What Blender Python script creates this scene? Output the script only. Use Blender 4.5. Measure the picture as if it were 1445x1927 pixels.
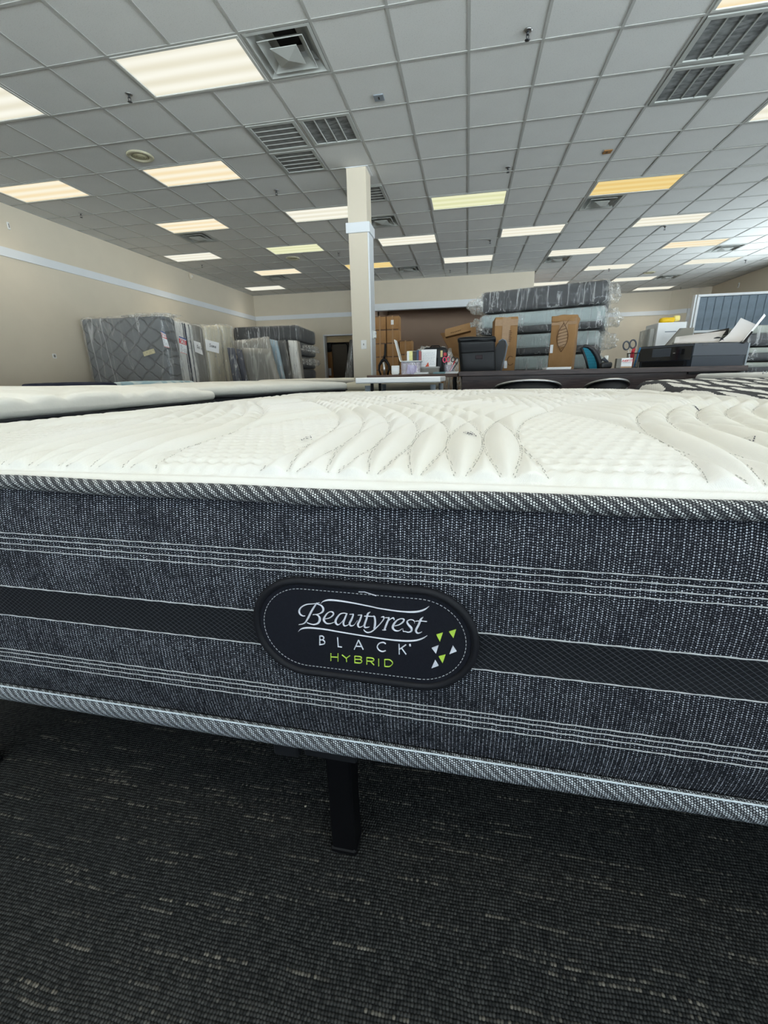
import bpy, bmesh, math, random
import numpy as np
from mathutils import Vector, Matrix
random.seed(7)
for o in list(bpy.data.objects): bpy.data.objects.remove(o, do_unlink=True)
SC = bpy.context.scene
COL = SC.collection
PI = math.pi

# ------------------------------------------------------------------ camera
H = 0.715                      # eye height above the floor
YAW, PITCH, ROLL, FPX = -0.190575, -0.306679, -0.01983989, 801.764
cy, sy, cp, sp, cr, sr = math.cos(YAW), math.sin(YAW), math.cos(PITCH), math.sin(PITCH), math.cos(ROLL), math.sin(ROLL)
FWD = Vector((sy*cp, cy*cp, sp)); _r = Vector((cy, -sy, 0)); _u = _r.cross(FWD)
RT = _r*cr + _u*sr; UP = -_r*sr + _u*cr
cam = bpy.data.cameras.new('camera'); camo = bpy.data.objects.new('camera', cam); COL.objects.link(camo)
M = Matrix.Identity(4)
for i in range(3): M[i][0] = RT[i]; M[i][1] = UP[i]; M[i][2] = -FWD[i]; M[i][3] = (0, 0, H)[i]
camo.matrix_world = M
cam.sensor_fit = 'HORIZONTAL'; cam.sensor_width = 36; cam.lens = FPX/1445*36; cam.clip_start = .02; cam.clip_end = 200
SC.camera = camo

# ------------------------------------------------------------------ world, daylight, exposure
SKY_STRENGTH = 16.8
LAMP_POWER = 5.2
w = bpy.data.worlds.new('sky'); SC.world = w; w.use_nodes = True
wn = w.node_tree; wn.nodes.clear()
wo = wn.nodes.new('ShaderNodeOutputWorld'); wb = wn.nodes.new('ShaderNodeBackground')
tc = wn.nodes.new('ShaderNodeTexCoord'); sx = wn.nodes.new('ShaderNodeSeparateXYZ'); rp = wn.nodes.new('ShaderNodeValToRGB')
wn.links.new(tc.outputs['Generated'], sx.inputs[0]); wn.links.new(sx.outputs['Z'], rp.inputs[0])
rp.color_ramp.elements[0].position = 0.0; rp.color_ramp.elements[0].color = (.79, .90, .95, 1)     # unseen car park below the horizon, glow added to light the ceiling
rp.color_ramp.elements[1].position = 0.02; rp.color_ramp.elements[1].color = (.040, .052, .064, 1)
wn.links.new(rp.outputs[0], wb.inputs[0]); wb.inputs[1].default_value = SKY_STRENGTH
wn.links.new(wb.outputs[0], wo.inputs[0])
SC.view_settings.view_transform = 'Standard'; SC.view_settings.look = 'None'
SC.view_settings.exposure = 0.0; SC.view_settings.gamma = 1.0; SC.view_settings.use_curve_mapping = False
def portal(loc, rot, a, b):
    l = bpy.data.lights.new('daylight_portal', 'AREA'); l.shape = 'RECTANGLE'; l.size = a; l.size_y = b
    l.cycles.is_portal = True
    o = bpy.data.objects.new('daylight_portal', l); COL.objects.link(o); o.location = loc; o.rotation_euler = rot
    return o
portal((1.83, -4.62, 1.6), (PI/2, 0, PI), 11.34, 2.6)      # shopfront glazing behind the camera
portal((7.92, -.7, 1.6), (0, PI/2, 0), 2.6, 6.6)      # shopfront glazing along the right wall
portal((7.92, 11.4, 1.4), (0, PI/2, 0), 2.2, 4.0)
# ------------------------------------------------------------------ geometry helpers
def ray(px, py): return RT*((px-722.5)/FPX) - UP*((py-963.5)/FPX) + FWD
def at_y(px, py, Y):
    d = ray(px, py); t = Y/d.y; return Vector((d.x*t, Y, d.z*t + H))
def at_z(px, py, z):
    d = ray(px, py); t = (z-H)/d.z; return Vector((d.x*t, d.y*t, z))
def X_at(px, Y, py=700): return at_y(px, py, Y).x
def Z_at(px, py, Y): return at_y(px, py, Y).z

class MB:
    """collects shapes; build() links them as one mesh object"""
    def __init__(s): s.v = []; s.f = []; s.m = []; s.sm = []
    def add(s, v, f, m=0, smooth=False):
        n = len(s.v); s.v += [tuple(p) for p in v]; s.f += [tuple(i+n for i in q) for q in f]
        s.m += [m]*len(f); s.sm += [smooth]*len(f); return s
    def box(s, x0, x1, y0, y1, z0, z1, m=0, T=None):
        v = [(x, y, z) for z in (z0, z1) for y in (y0, y1) for x in (x0, x1)]
        if T is not None: v = [T @ Vector(p) for p in v]
        return s.add(v, [(0, 2, 3, 1), (4, 5, 7, 6), (0, 1, 5, 4), (2, 6, 7, 3), (0, 4, 6, 2), (1, 3, 7, 5)], m)
    def cbox(s, x0, x1, y0, y1, z0, z1, c=.004, m=0, T=None, smooth=False):
        """box with chamfered edges"""
        bm = bmesh.new(); bmesh.ops.create_cube(bm, size=1)
        for q in bm.verts: q.co = Vector(((x0+x1)/2+q.co.x*(x1-x0), (y0+y1)/2+q.co.y*(y1-y0), (z0+z1)/2+q.co.z*(z1-z0)))
        bmesh.ops.bevel(bm, geom=list(bm.edges), offset=min(c, .45*min(x1-x0, y1-y0, z1-z0)), segments=3 if smooth else 1, affect='EDGES', profile=.5)
        bm.verts.index_update(); v = [(T @ q.co if T is not None else q.co.copy()) for q in bm.verts]; f = [[a.index for a in q.verts] for q in bm.faces]
        bm.free(); return s.add(v, f, m, smooth)
    def tube(s, pts, r, n=8, m=0, cap=True, closed=False):
        pts = [Vector(p) for p in pts]; v = []; f = []; N = len(pts)
        rs = r if isinstance(r, (list, tuple)) else [r]*N
        ref = None
        for i, p in enumerate(pts):
            a = pts[(i-1) % N] if (closed or i) else p; b = pts[(i+1) % N] if (closed or i < N-1) else p
            t = (b-a).normalized()
            if ref is None: ref = t.orthogonal().normalized()
            ref = (ref - t*ref.dot(t)).normalized(); bi = t.cross(ref)
            v += [p + (ref*math.cos(2*PI*k/n) + bi*math.sin(2*PI*k/n))*rs[i] for k in range(n)]
        for i in range(N if closed else N-1):
            j = (i+1) % N
            f += [(i*n+k, i*n+(k+1) % n, j*n+(k+1) % n, j*n+k) for k in range(n)]
        if cap and not closed: f += [tuple(range(n))[::-1], tuple((N-1)*n+k for k in range(n))]
        return s.add(v, f, m, True)
    def lathe(s, prof, c=(0, 0, 0), n=20, m=0, T=None):
        v = []; f = []
        for r, z in prof:
            for k in range(n):
                p = Vector((c[0]+r*math.cos(2*PI*k/n), c[1]+r*math.sin(2*PI*k/n), c[2]+z)); v.append(T @ p if T is not None else p)
        for i in range(len(prof)-1): f += [(i*n+k, i*n+(k+1) % n, (i+1)*n+(k+1) % n, (i+1)*n+k) for k in range(n)]
        s.add(v, f, m, True); s.f += [tuple(len(s.v)-len(v)+k for k in range(n))[::-1], tuple(len(s.v)-n+k for k in range(n))]; s.m += [m, m]; s.sm += [False, False]; return s
    def prism(s, poly, y0, y1, m=0, T=None, plane='xz'):
        n = len(poly); mk = (lambda a, b, h: Vector((a, h, b))) if plane == 'xz' else (lambda a, b, h: Vector((h, a, b))) if plane == 'yz' else (lambda a, b, h: Vector((a, b, h)))
        v = [mk(a, b, y0) for a, b in poly] + [mk(a, b, y1) for a, b in poly]
        if T is not None: v = [T @ p for p in v]
        f = [tuple(range(n))[::-1], tuple(range(n, 2*n))] + [(i, (i+1) % n, n+(i+1) % n, n+i) for i in range(n)]
        return s.add(v, f, m)
    def quad(s, a, b, c, d, m=0): return s.add([a, b, c, d], [(0, 1, 2, 3)], m)
    def cushion(s, x0, x1, y0, y1, z0, z1, r=.05, step=.08, disp=None, m=0, T=None):
        """rounded box with evenly gridded faces; disp(p, n) -> outward offset"""
        c = Vector(((x0+x1)/2, (y0+y1)/2, (z0+z1)/2)); h = Vector(((x1-x0)/2, (y1-y0)/2, (z1-z0)/2)); r = min(r, h.x, h.y, h.z)
        ns = [max(2, int(math.ceil(2*h[i]/step))) for i in range(3)]
        def ax(i):
            base = [-h[i], -h[i]+r*.3, -h[i]+r*.65, -h[i]+r]; k = ns[i]
            mid = [-h[i]+r+(2*h[i]-2*r)*q/k for q in range(1, k)] if h[i] > r else []
            out = base+mid+[-a for a in base[::-1]]
            return sorted(set(round(a, 6) for a in out))
        A = [ax(i) for i in range(3)]; idx = {}; V = []; F = []
        def vid(p):
            k = (round(p[0], 5), round(p[1], 5), round(p[2], 5))
            if k in idx: return idx[k]
            P = Vector(p); q = Vector([max(-(h[i]-r), min(h[i]-r, P[i])) for i in range(3)]); n = (P-q)
            n = n.normalized() if n.length > 1e-9 else Vector((0, 0, 1)); P = q+n*r
            if disp: P = P + n*disp(P+c, n)
            P = P+c
            if T is not None: P = T @ P
            idx[k] = len(V); V.append(P); return idx[k]
        for i in range(3):
            a, b = (i+1) % 3, (i+2) % 3
            for sgn in (-1, 1):
                for u in range(len(A[a])-1):
                    for w_ in range(len(A[b])-1):
                        q = []
                        for (du, dw) in ((0, 0), (1, 0), (1, 1), (0, 1)):
                            p = [0, 0, 0]; p[i] = sgn*h[i]; p[a] = A[a][u+du]; p[b] = A[b][w_+dw]; q.append(vid(p))
                        if len(set(q)) >= 3: F.append(q if sgn > 0 else q[::-1])
        return s.add(V, F, m, True)
    def build(s, name, mats, parent=None, loc=None, rot=None):
        me = bpy.data.meshes.new(name); me.from_pydata(s.v, [], s.f)
        for q in (mats if isinstance(mats, (list, tuple)) else [mats]): me.materials.append(q)
        me.polygons.foreach_set('material_index', s.m); me.polygons.foreach_set('use_smooth', s.sm); me.update()
        o = bpy.data.objects.new(name, me); COL.objects.link(o)
        if parent is not None: o.parent = parent
        if loc is not None: o.location = loc
        if rot is not None: o.rotation_euler = rot
        return o
def tag(o, label=None, cat=None, group=None, kind=None):
    if label: o['label'] = label
    if cat: o['category'] = cat
    if group: o['group'] = group
    if kind: o['kind'] = kind
    return o
def thing(name, label, cat, loc=(0, 0, 0), rz=0, group=None):
    o = bpy.data.objects.new(name, None); COL.objects.link(o); o.location = loc; o.rotation_euler = (0, 0, rz); o.empty_display_size = .1
    return tag(o, label, cat, group)
def struct(o): o['kind'] = 'structure'; return o
def Rz(a): return Matrix.Rotation(a, 4, 'Z')
def Tr(*p): return Matrix.Translation(Vector(p))
def catmull(P, k=6):
    P = [np.array(p, float) for p in P]; P = [2*P[0]-P[1]]+P+[2*P[-1]-P[-2]]; out = []
    for i in range(1, len(P)-2):
        for j in range(k):
            t = j/k; a, b, c, d = P[i-1], P[i], P[i+1], P[i+2]
            out.append(.5*((2*b)+(c-a)*t+(2*a-5*b+4*c-d)*t*t+(3*b-a-3*c+d)*t**3))
    out.append(P[-2]); return out
_ns = [(random.uniform(0, 9), random.uniform(0, 9), random.uniform(0, 9)) for _ in range(8)]
def wob(p, s=1.0):
    """cheap smooth pseudo noise, about -1..1"""
    x, y, z = p[0]*s, p[1]*s, p[2]*s
    return (math.sin(3.1*x+1.7*y+_ns[0][0])*math.cos(2.3*z-1.1*x+_ns[0][1]) + math.sin(5.7*y-4.1*z+_ns[1][0]+2*math.sin(1.3*x)) + .6*math.sin(9.3*x+7.9*z+3.1*y+_ns[2][2]))/2.4

# ------------------------------------------------------------------ materials
class X:
    """node math with operators"""
    def __init__(s, nt, k): s.nt = nt; s.k = k
    def _m(s, op, *a):
        n = s.nt.nodes.new('ShaderNodeMath'); n.operation = op
        for i, q in enumerate((s,)+a):
            if isinstance(q, X): s.nt.links.new(q.k, n.inputs[i])
            else: n.inputs[i].default_value = q
        return X(s.nt, n.outputs[0])
    def __add__(s, o): return s._m('ADD', o)
    def __radd__(s, o): return s._m('ADD', o)
    def __sub__(s, o): return s._m('SUBTRACT', o)
    def __rsub__(s, o): return (s*-1.0)+o
    def __mul__(s, o): return s._m('MULTIPLY', o)
    def __rmul__(s, o): return s._m('MULTIPLY', o)
    def __truediv__(s, o): return s._m('DIVIDE', o)
    def sin(s): return s._m('SINE')
    def cos(s): return s._m('COSINE')
    def abs(s): return s._m('ABSOLUTE')
    def floor(s): return s._m('FLOOR')
    def fract(s): return s._m('FRACT')
    def pw(s, e): return s._m('POWER', e)
    def gt(s, e): return s._m('GREATER_THAN', e)
    def lt(s, e): return s._m('LESS_THAN', e)
    def mx(s, e): return s._m('MAXIMUM', e)
    def mn(s, e): return s._m('MINIMUM', e)
    def sst(s, a, b):
        n = s.nt.nodes.new('ShaderNodeMapRange'); n.interpolation_type = 'SMOOTHSTEP'; s.nt.links.new(s.k, n.inputs[0]); n.inputs[1].default_value = a; n.inputs[2].default_value = b
        return X(s.nt, n.outputs[0])
class Mat:
    def __init__(s, name, col=(.5, .5, .5), rough=.6, metal=0.0, spec=.3):
        s.m = bpy.data.materials.new(name); s.m.use_nodes = True; s.nt = s.m.node_tree; s.b = s.nt.nodes['Principled BSDF']; s.out = s.nt.nodes['Material Output']
        s.b.inputs['Base Color'].default_value = (*col, 1); s.b.inputs['Roughness'].default_value = rough; s.b.inputs['Metallic'].default_value = metal
        s.b.inputs['Specular IOR Level'].default_value = spec; s._c = None
    def coords(s, uv=False):
        n = s.nt.nodes.new('ShaderNodeTexCoord'); q = s.nt.nodes.new('ShaderNodeSeparateXYZ'); s.nt.links.new(n.outputs['UV' if uv else 'Object'], q.inputs[0]); s._v = n.outputs['UV' if uv else 'Object']
        return [X(s.nt, q.outputs[i]) for i in range(3)]
    def noise(s, scale, detail=3, rough=.5, vec=None, stretch=None):
        n = s.nt.nodes.new('ShaderNodeTexNoise'); n.inputs['Scale'].default_value = scale; n.inputs['Detail'].default_value = detail; n.inputs['Roughness'].default_value = rough
        if vec is None:
            if s._c is None: s._c = s.nt.nodes.new('ShaderNodeTexCoord')
            vec = s._c.outputs['Object']
        if stretch:
            mp = s.nt.nodes.new('ShaderNodeMapping'); mp.inputs['Scale'].default_value = stretch[:3]
            if len(stretch) > 3: mp.inputs['Rotation'].default_value = stretch[3]
            s.nt.links.new(vec, mp.inputs[0]); vec = mp.outputs[0]
        s.nt.links.new(vec, n.inputs['Vector']); return X(s.nt, n.outputs[0])
    def white(s, a, b=None):
        n = s.nt.nodes.new('ShaderNodeTexWhiteNoise'); n.noise_dimensions = '2D'; c = s.nt.nodes.new('ShaderNodeCombineXYZ')
        s.nt.links.new(a.k, c.inputs[0])
        if b is not None: s.nt.links.new(b.k, c.inputs[1])
        s.nt.links.new(c.outputs[0], n.inputs[0]); return X(s.nt, n.outputs[0])
    def mix(s, fac, a, b):
        n = s.nt.nodes.new('ShaderNodeMix'); n.data_type = 'RGBA'; n.clamp_factor = True
        if isinstance(fac, X): s.nt.links.new(fac.k, n.inputs[0])
        else: n.inputs[0].default_value = fac
        for q, i in ((a, 6), (b, 7)):
            if isinstance(q, (tuple, list)): n.inputs[i].default_value = (*q, 1)
            else: s.nt.links.new(q, n.inputs[i])
        return n.outputs[2]
    def color(s, sock): s.nt.links.new(sock, s.b.inputs['Base Color']); return s
    def rough(s, x): s.nt.links.new(x.k, s.b.inputs['Roughness']); return s
    def bump(s, h, strength=.5, dist=.002):
        n = s.nt.nodes.new('ShaderNodeBump'); n.inputs['Strength'].default_value = strength; n.inputs['Distance'].default_value = dist
        s.nt.links.new(h.k, n.inputs['Height']); s.nt.links.new(n.outputs[0], s.b.inputs['Normal']); return s
def simple(name, col, rough=.6, metal=0.0, spec=.3, var=0.0, vs=6.0, bs=0.0, bd=.002, bscale=60.0):
    q = Mat(name, col, rough, metal, spec)
    if var:
        q.color(q.mix(q.noise(vs, 4), tuple(c*(1-var) for c in col), tuple(min(1, c*(1+var)) for c in col)))
    if bs: q.bump(q.noise(bscale, 4), bs, bd)
    return q.m
def lin(r, g, b): return tuple((c/255/12.92 if c/255 <= .04045 else ((c/255+.055)/1.055)**2.4) for c in (r, g, b))

m_wall = simple('painted_wall', (.60, .535, .43), .75, var=.05, vs=3, bs=.25, bd=.001, bscale=180)
m_wall_shaded = simple('shaded_wall_paint', (.50, .355, .265), .8, var=.05, vs=2, bs=.2, bd=.001, bscale=180)  # beige wall in a dim room, its shade put into the brown colour
m_trim = simple('white_trim_paint', (.66, .68, .70), .45, var=.03)
m_tee = simple('ceiling_tee_metal', (.42, .42, .40), .5, var=.08, vs=4)
q = Mat('ceiling_tile', (.7, .7, .68), .9, spec=.1)
n1 = q.noise(160, 2); n2 = q.noise(3, 3); n3 = q.noise(420, 2)
c0 = q.mix(n1.sst(.28, .40), (.42, .42, .41), (.70, .70, .685)); c1 = q.mix(n2*.22, c0, (.45, .44, .42)); q.color(c1); q.bump(n1+n3*.4, .5, .0012); m_tile = q.m
m_plenum = simple('plenum_black', (.02, .02, .02), .9)
m_black = simple('black_steel', (.004, .004, .005), .5, spec=.2, bs=.15, bd=.0005, bscale=300)
m_blackpl = simple('black_plastic', (.014, .015, .018), .38, spec=.5)
m_greypl = simple('dark_grey_plastic', (.055, .062, .075), .5, spec=.35, bs=.15, bd=.0004, bscale=500)
m_leather = simple('black_leather', (.006, .007, .009), .42, spec=.35, bs=.5, bd=.001, bscale=160)
m_whitepl = simple('white_plastic', (.72, .72, .70), .4)
m_paper = simple('paper', (.78, .79, .80), .8, var=.03)
m_ink = simple('dark_ink', (.05, .05, .07), .8)
m_red = simple('red_print', (.60, .05, .05), .7)
m_navyprint = simple('navy_print', (.04, .08, .25), .7)
m_yellow = simple('yellow_plastic', (.75, .48, .01), .45)
m_blue = simple('blue_plastic', (.02, .16, .35), .4)
m_redpl = simple('red_plastic', (.42, .02, .03), .4)
m_pink = simple('pink_plastic', (.75, .08, .16), .45)
m_steel = simple('brushed_steel', (.5, .5, .5), .3, metal=1.0)
m_greymetal = simple('grey_painted_metal', (.24, .27, .30), .4)
m_tabletop = simple('pale_grey_laminate', (.80, .81, .82), .35, var=.04, vs=12)
q = Mat('espresso_wood', (.03, .02, .018), .38, spec=.4); n1 = q.noise(7, 5, .6, stretch=(1, 14, 14)); q.color(q.mix(n1.sst(.3, .7), (.020, .012, .011), (.060, .038, .034))); m_espresso = q.m
q = Mat('brown_laminate', (.1, .06, .045), .4); n1 = q.noise(7, 5, .6, stretch=(1, 14, 14)); q.color(q.mix(n1.sst(.3, .7), (.060, .035, .026), (.13, .08, .06))); m_brownlam = q.m
q = Mat('cardboard', (.38, .22, .11), .8, spec=.15); n1 = q.noise(2.5, 4); n2 = q.noise(60, 3, stretch=(1, 1, .1)); q.color(q.mix(n1.sst(.25, .75)*.7+n2*.3, (.25, .130, .052), (.40, .235, .11))); q.bump(n2, .3, .001); m_card = q.m
m_tape = simple('parcel_tape', (.33, .195, .095), .35, spec=.35, var=.15, vs=30, bs=.4, bd=.001, bscale=60)
m_pine = simple('pine_plank', (.56, .42, .24), .6, var=.15, vs=3)
m_foam = simple('seafoam_quilt_fabric', (.36, .43, .43), .75, var=.06, vs=5, bs=.4, bd=.003, bscale=25)
m_charcoal = simple('charcoal_fabric', (.030, .032, .036), .85, var=.25, vs=40, bs=.5, bd=.001, bscale=400)
m_darkwrap = simple('navy_black_fabric', (.018, .020, .026), .7, var=.2, vs=8)
m_navy = simple('navy_fabric', (.012, .018, .045), .75, var=.2, vs=20, bs=.4, bd=.002, bscale=60)
m_cream = simple('cream_fabric', (.60, .56, .44), .8, var=.08, vs=5, bs=.4, bd=.004, bscale=18)
m_white_fab = simple('white_fabric', (.66, .67, .66), .85, var=.05, vs=5, bs=.4, bd=.004, bscale=22)
m_greyfab = simple('warm_grey_fabric', (.20, .19, .17), .85, var=.1, vs=5)
q = Mat('pale_blue_quilt', (.5, .62, .68), .8); n1 = q.noise(1.6, 2, stretch=(1, 2.2, 1)); wv = (n1*42.0).sin(); q.color(q.mix(wv.sst(-.2, .9), (.36, .52, .60), (.62, .72, .74))); m_paleblue = q.m

def film(name, base=.12, amt=.5, scale=5, tint=(.85, .87, .87), rough=.16, stretch=(1, .35, 1), diag=.25):
    """clear polythene: mostly see-through with glossy creases"""
    q = Mat(name, tint, rough, spec=.9); nt = q.nt
    n = q.noise(scale, 2.2, .5, stretch=(1.6, 1.6, .14, (diag*.5, diag, 0))); n2 = q.noise(scale*1.7, 2, .5, stretch=(1.2, 1.2, .2, (-.3, -diag*.8, .2)))
    ridge = (1.0-(n-.5).abs()*34.0).mx(0.0)*.8+(1.0-(n2-.47).abs()*40.0).mx(0.0)*.55
    q.bump(n*1.0+n2*.5, .8, .02)
    tr = nt.nodes.new('ShaderNodeBsdfTransparent'); mx = nt.nodes.new('ShaderNodeMixShader'); f = (ridge*amt+base).mn(.95)
    nt.links.new(f.k, mx.inputs[0]); nt.links.new(tr.outputs[0], mx.inputs[1]); nt.links.new(q.b.outputs[0], mx.inputs[2]); nt.links.new(mx.outputs[0], q.out.inputs[0]); return q.m
m_film = film('clear_polythene_wrap', .10, .34, 4.0)
m_film2 = film('clear_polythene_loose', .22, .55, 4.5, tint=(.8, .8, .77))
m_film3 = film('frosted_polythene', .45, .4, 3, tint=(.50, .50, .47), rough=.3)
m_clearbin = film('clear_bin_plastic', .22, .2, 8, tint=(.6, .58, .68), rough=.12)

# carpet: rows of loop pile with beige flecks along x
q = Mat('loop_carpet', (.03, .03, .03), .95, spec=.05); x, y, z = q.coords()
wv = q.noise(9, 2)*.010
row = ((y+wv)/.0046); ri = row.floor(); rf = row.fract()
u = x/.0042+q.white(ri)*7.0; ui = u.floor(); uf = u.fract()
hgt = (rf*PI).sin()*.45+(uf*PI).sin()*.5+.15
j = q.white((x/.045+q.white(ri, ri)*9.0).floor(), (row/2.0).floor())
step = (j.gt(.55)*1.0)*((rf-.5).abs().gt(.38)*1.0)
rnd = q.white(ui, ri)
fl = q.white((x/.060+q.white(ri+3.0)*11.0).floor(), ri); flm = ((fl-.86).mx(0.0)*7.5)*((rnd-.15).mx(0.0))
base = q.mix((rnd*.6+q.noise(1.2, 3)*.5)*hgt.sst(.1, 1.1), (.012, .0135, .0145), (.085, .088, .086))
q.color(q.mix(flm*hgt.sst(.2, 1.0)*.85, base, (.30, .28, .235))); q.bump(hgt-step*.8+rnd*.3, 1.0, .0035); m_carpet = q.m

# charcoal side-border knit (uv in metres)
q = Mat('charcoal_knit_border', (.03, .03, .04), .85, spec=.15); u, v, z = q.coords(True)
cu = u/.00205; ci = cu.floor(); par = (ci*.5).fract()*2.0
rv = v/.0025+(q.white(ci)*.8)+par*.5; ri = rv.floor()
rnd = q.white(ci, ri); rnd2 = q.white(ci+17.0, ri)
rad = 1.0+par*1.4
d = ((cu.fract()-.5+(rnd2-.5)*.2).pw(2.0)*2.9+(rv.fract()-.5).pw(2.0)*4.6)*rad
dot = 1.0-d.sst(.22, .62)
big = q.noise(16, 4, .6, vec=q._v); streak = q.noise(9, 3, .65, vec=q._v, stretch=(14, 3.5, 1))
amp = (rnd*.85+.15)*(1.0-par*.45)*(big*1.1+streak*1.5-.72).mx(.06).mn(1.0)
q.color(q.mix(dot*amp*1.9, (.0085, .0095, .0145), (.60, .63, .70))); q.bump(dot, .9, .0012); m_knit = q.m
# twill edge tape: brightness of the dots set per tape, bottom one brighter
def tape_mat(name, amt, hi):
    q = Mat(name, (.1, .1, .1), .8, spec=.2); u, v, z = q.coords(True)
    a = u/.0026; ai = a.floor(); b = v/.0026+(ai*.5).fract(); bi = b.floor()
    dot = 1.0-((a.fract()-.5).pw(2.0)*4.0+(b.fract()-.5).pw(2.0)*4.0).sst(.25, .9)
    diag = ((ai-bi*1.0+(ai*.5).floor()*0.0)/4.0).fract().lt(.3)*1.0
    diag2 = (((u+v*1.1)/.0125).fract()-.5).abs().lt(.24)*1.0
    rnd = q.white(ai, bi)
    q.color(q.mix(dot*(diag2*(.55+rnd*.6)+.08+rnd*.10)*amt, (.02, .022, .028), hi)); q.bump(dot*(diag2*.7+.5), 1.0, .0016); return q.m
m_tape_top = tape_mat('twill_tape_top', 1.4, (.78, .80, .80)); m_tape_bot = tape_mat('twill_tape_bottom', 3.0, (.86, .92, .98))
# open mesh band
q = Mat('black_mesh_band', (.01, .01, .012), .55, spec=.3); u, v, z = q.coords(True)
a = ((u+v*1.35)/.0078); b = ((u-v*1.35)/.0078)
la = (1.0-((a.fract()-.5).abs()*13.0)).mx(0.0)*(.4+.6*(b*5.0).fract().gt(.35)); lb = (1.0-((b.fract()-.5).abs()*13.0)).mx(0.0)*(.4+.6*(a*5.0).fract().gt(.35))
q.color(q.mix((la+lb*.35)*.5, (.007, .008, .011), (.28, .31, .36))); q.bump(la+lb, .7, .001); m_mesh = q.m
m_thread = simple('pale_thread', (.50, .52, .54), .8, var=.2, vs=600)
m_bluethread = simple('ice_blue_piping', (.68, .76, .82), .6)
m_patch = simple('black_velour_patch', (.009, .010, .016), .8, spec=.2, var=.3, vs=300, bs=.5, bd=.0006, bscale=900)
m_rim = simple('black_cord_rim', (.007, .0075, .011), .6, spec=.3, bs=.4, bd=.0008, bscale=500)
m_embroid = simple('white_embroidery', (.74, .76, .84), .7, bs=.4, bd=.0004, bscale=1500)
m_embgreen = simple('lime_embroidery', (.50, .72, .09), .7, bs=.4, bd=.0004, bscale=1500)
# white quilt of the front mattress
q = Mat('white_knit_quilt', (.8, .79, .74), .85, spec=.12); n1 = q.noise(900, 2); n2 = q.noise(3.5, 3)
x, y, z = q.coords(); kn = (x*2*PI/.0016).sin()*(y*2*PI/.0016).sin()
q.color(q.mix(n2.sst(.35, .65)*.8+n1*.2, (.69, .675, .615), (.73, .725, .695))); q.bump(kn*.5+n1, .35, .0005); m_quilt = q.m
m_stitch = simple('grey_stitch_thread', (.36, .36, .33), .8)

# ------------------------------------------------------------------ room shell
XL, XR, YF, YB, YB2, YH = -7.12, 7.87, -4.6, 14.65, 17.95, 13.53     # left wall, right wall, shopfront, back-left, back-right, bulkhead
XA, XB = -2.9, 1.69                                              # alcove left and right ends
ZC = 3.376
fl_ = struct(MB().box(XL-.2, XR+.2, YF-.2, YB2+.2, -.12, 0).build('floor', m_carpet))
struct(MB().box(XL-.2, XL, YF-.2, YB+.2, 0, ZC+.3).build('wall_left', m_wall))
DX0, DX1, DZ = -4.77, -3.72, 2.09                                 # doorway in the back-left wall
struct(MB().box(XL, DX0, YB, YB+.2, 0, ZC+.3).box(DX1, XA, YB, YB+.2, 0, ZC+.3).box(DX0, DX1, YB, YB+.2, DZ, ZC+.3).build('wall_back_left', m_wall))
struct(MB().box(XA, XB, YH, YH+.15, 2.61, ZC+.3).build('wall_bulkhead', m_wall))
struct(MB().box(XA-.15, XA, YH, YB2, 0, ZC+.3).box(XB-.15, XB, YH+.15, YB2, 0, ZC+.3).box(XA, XB, 16.6, 16.75, 0, ZC+.3).build('wall_alcove', m_wall_shaded))
struct(MB().box(XB, 6.85, YB2, YB2+.2, 0, ZC+.3).build('wall_back_right', m_wall))
struct(MB().prism([(6.85, YB2), (7.30, 17.62), (7.60, 17.62), (XR, 17.45), (XR, YB2+.2), (6.85, YB2+.2)], 0, ZC+.3, plane='xy').build('wall_chase', m_wall))
# small room behind the doorway
struct(MB().box(-5.3, -5.15, YB+.2, 17, 0, 2.9).box(-3.3, -3.15, YB+.2, 17, 0, 2.9).box(-5.15, -3.3, 16.9, 17, 0, 2.9).box(-5.15, -3.3, YB+.2, 16.9, 2.8, 2.9).build('wall_store_room', m_wall_shaded))
# shopfront walls with glazed openings behind and to the right of the camera
WX = [-3.84, -1.57, .70, 2.97, 5.24, 7.5]
mb = MB().box(XL-.2, XR+.2, YF-.2, YF, 0, .3).box(XL-.2, XR+.2, YF-.2, YF, 2.9, ZC+.3).box(XL-.2, WX[0], YF-.2, YF, .3, 2.9).box(WX[-1], XR+.2, YF-.2, YF, .3, 2.9)
struct(mb.build('wall_front', m_wall))
mb = MB()
for a in WX: mb.box(a-.03, a+.03, YF-.13, YF-.05, .3, 2.9)
mb.box(WX[0], WX[-1], YF-.13, YF-.05, .3, .36).box(WX[0], WX[-1], YF-.13, YF-.05, 2.84, 2.9)
struct(mb.build('window_1', m_greymetal))
WY = [-4.0, -1.8, .4, 2.6]; WY2 = [9.4, 11.4, 13.4]                    # two glazed bays with a pier between
struct(MB().box(XR, XR+.2, YF, YB2+.2, 0, .3).box(XR, XR+.2, YF, YB2+.2, 2.9, ZC+.3).box(XR, XR+.2, WY[-1], WY2[0], .3, 2.9).box(XR, XR+.2, WY2[-1], YB2+.2, .3, 2.9).box(XR, XR+.2, WY2[0], WY2[-1], 2.5, 2.9).box(XR, XR+.2, YF, WY[0], .3, 2.9).build('wall_right', m_wall))
mb = MB()
for a in WY: mb.box(XR+.05, XR+.13, a-.03, a+.03, .3, 2.9)
mb.box(XR+.05, XR+.13, WY[0], WY[-1], .3, .36).box(XR+.05, XR+.13, WY[0], WY[-1], 2.84, 2.9)
struct(mb.build('window_2', m_greymetal))
mb = MB()
for a in WY2: mb.box(XR+.05, XR+.13, a-.03, a+.03, .3, 2.5)
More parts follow.
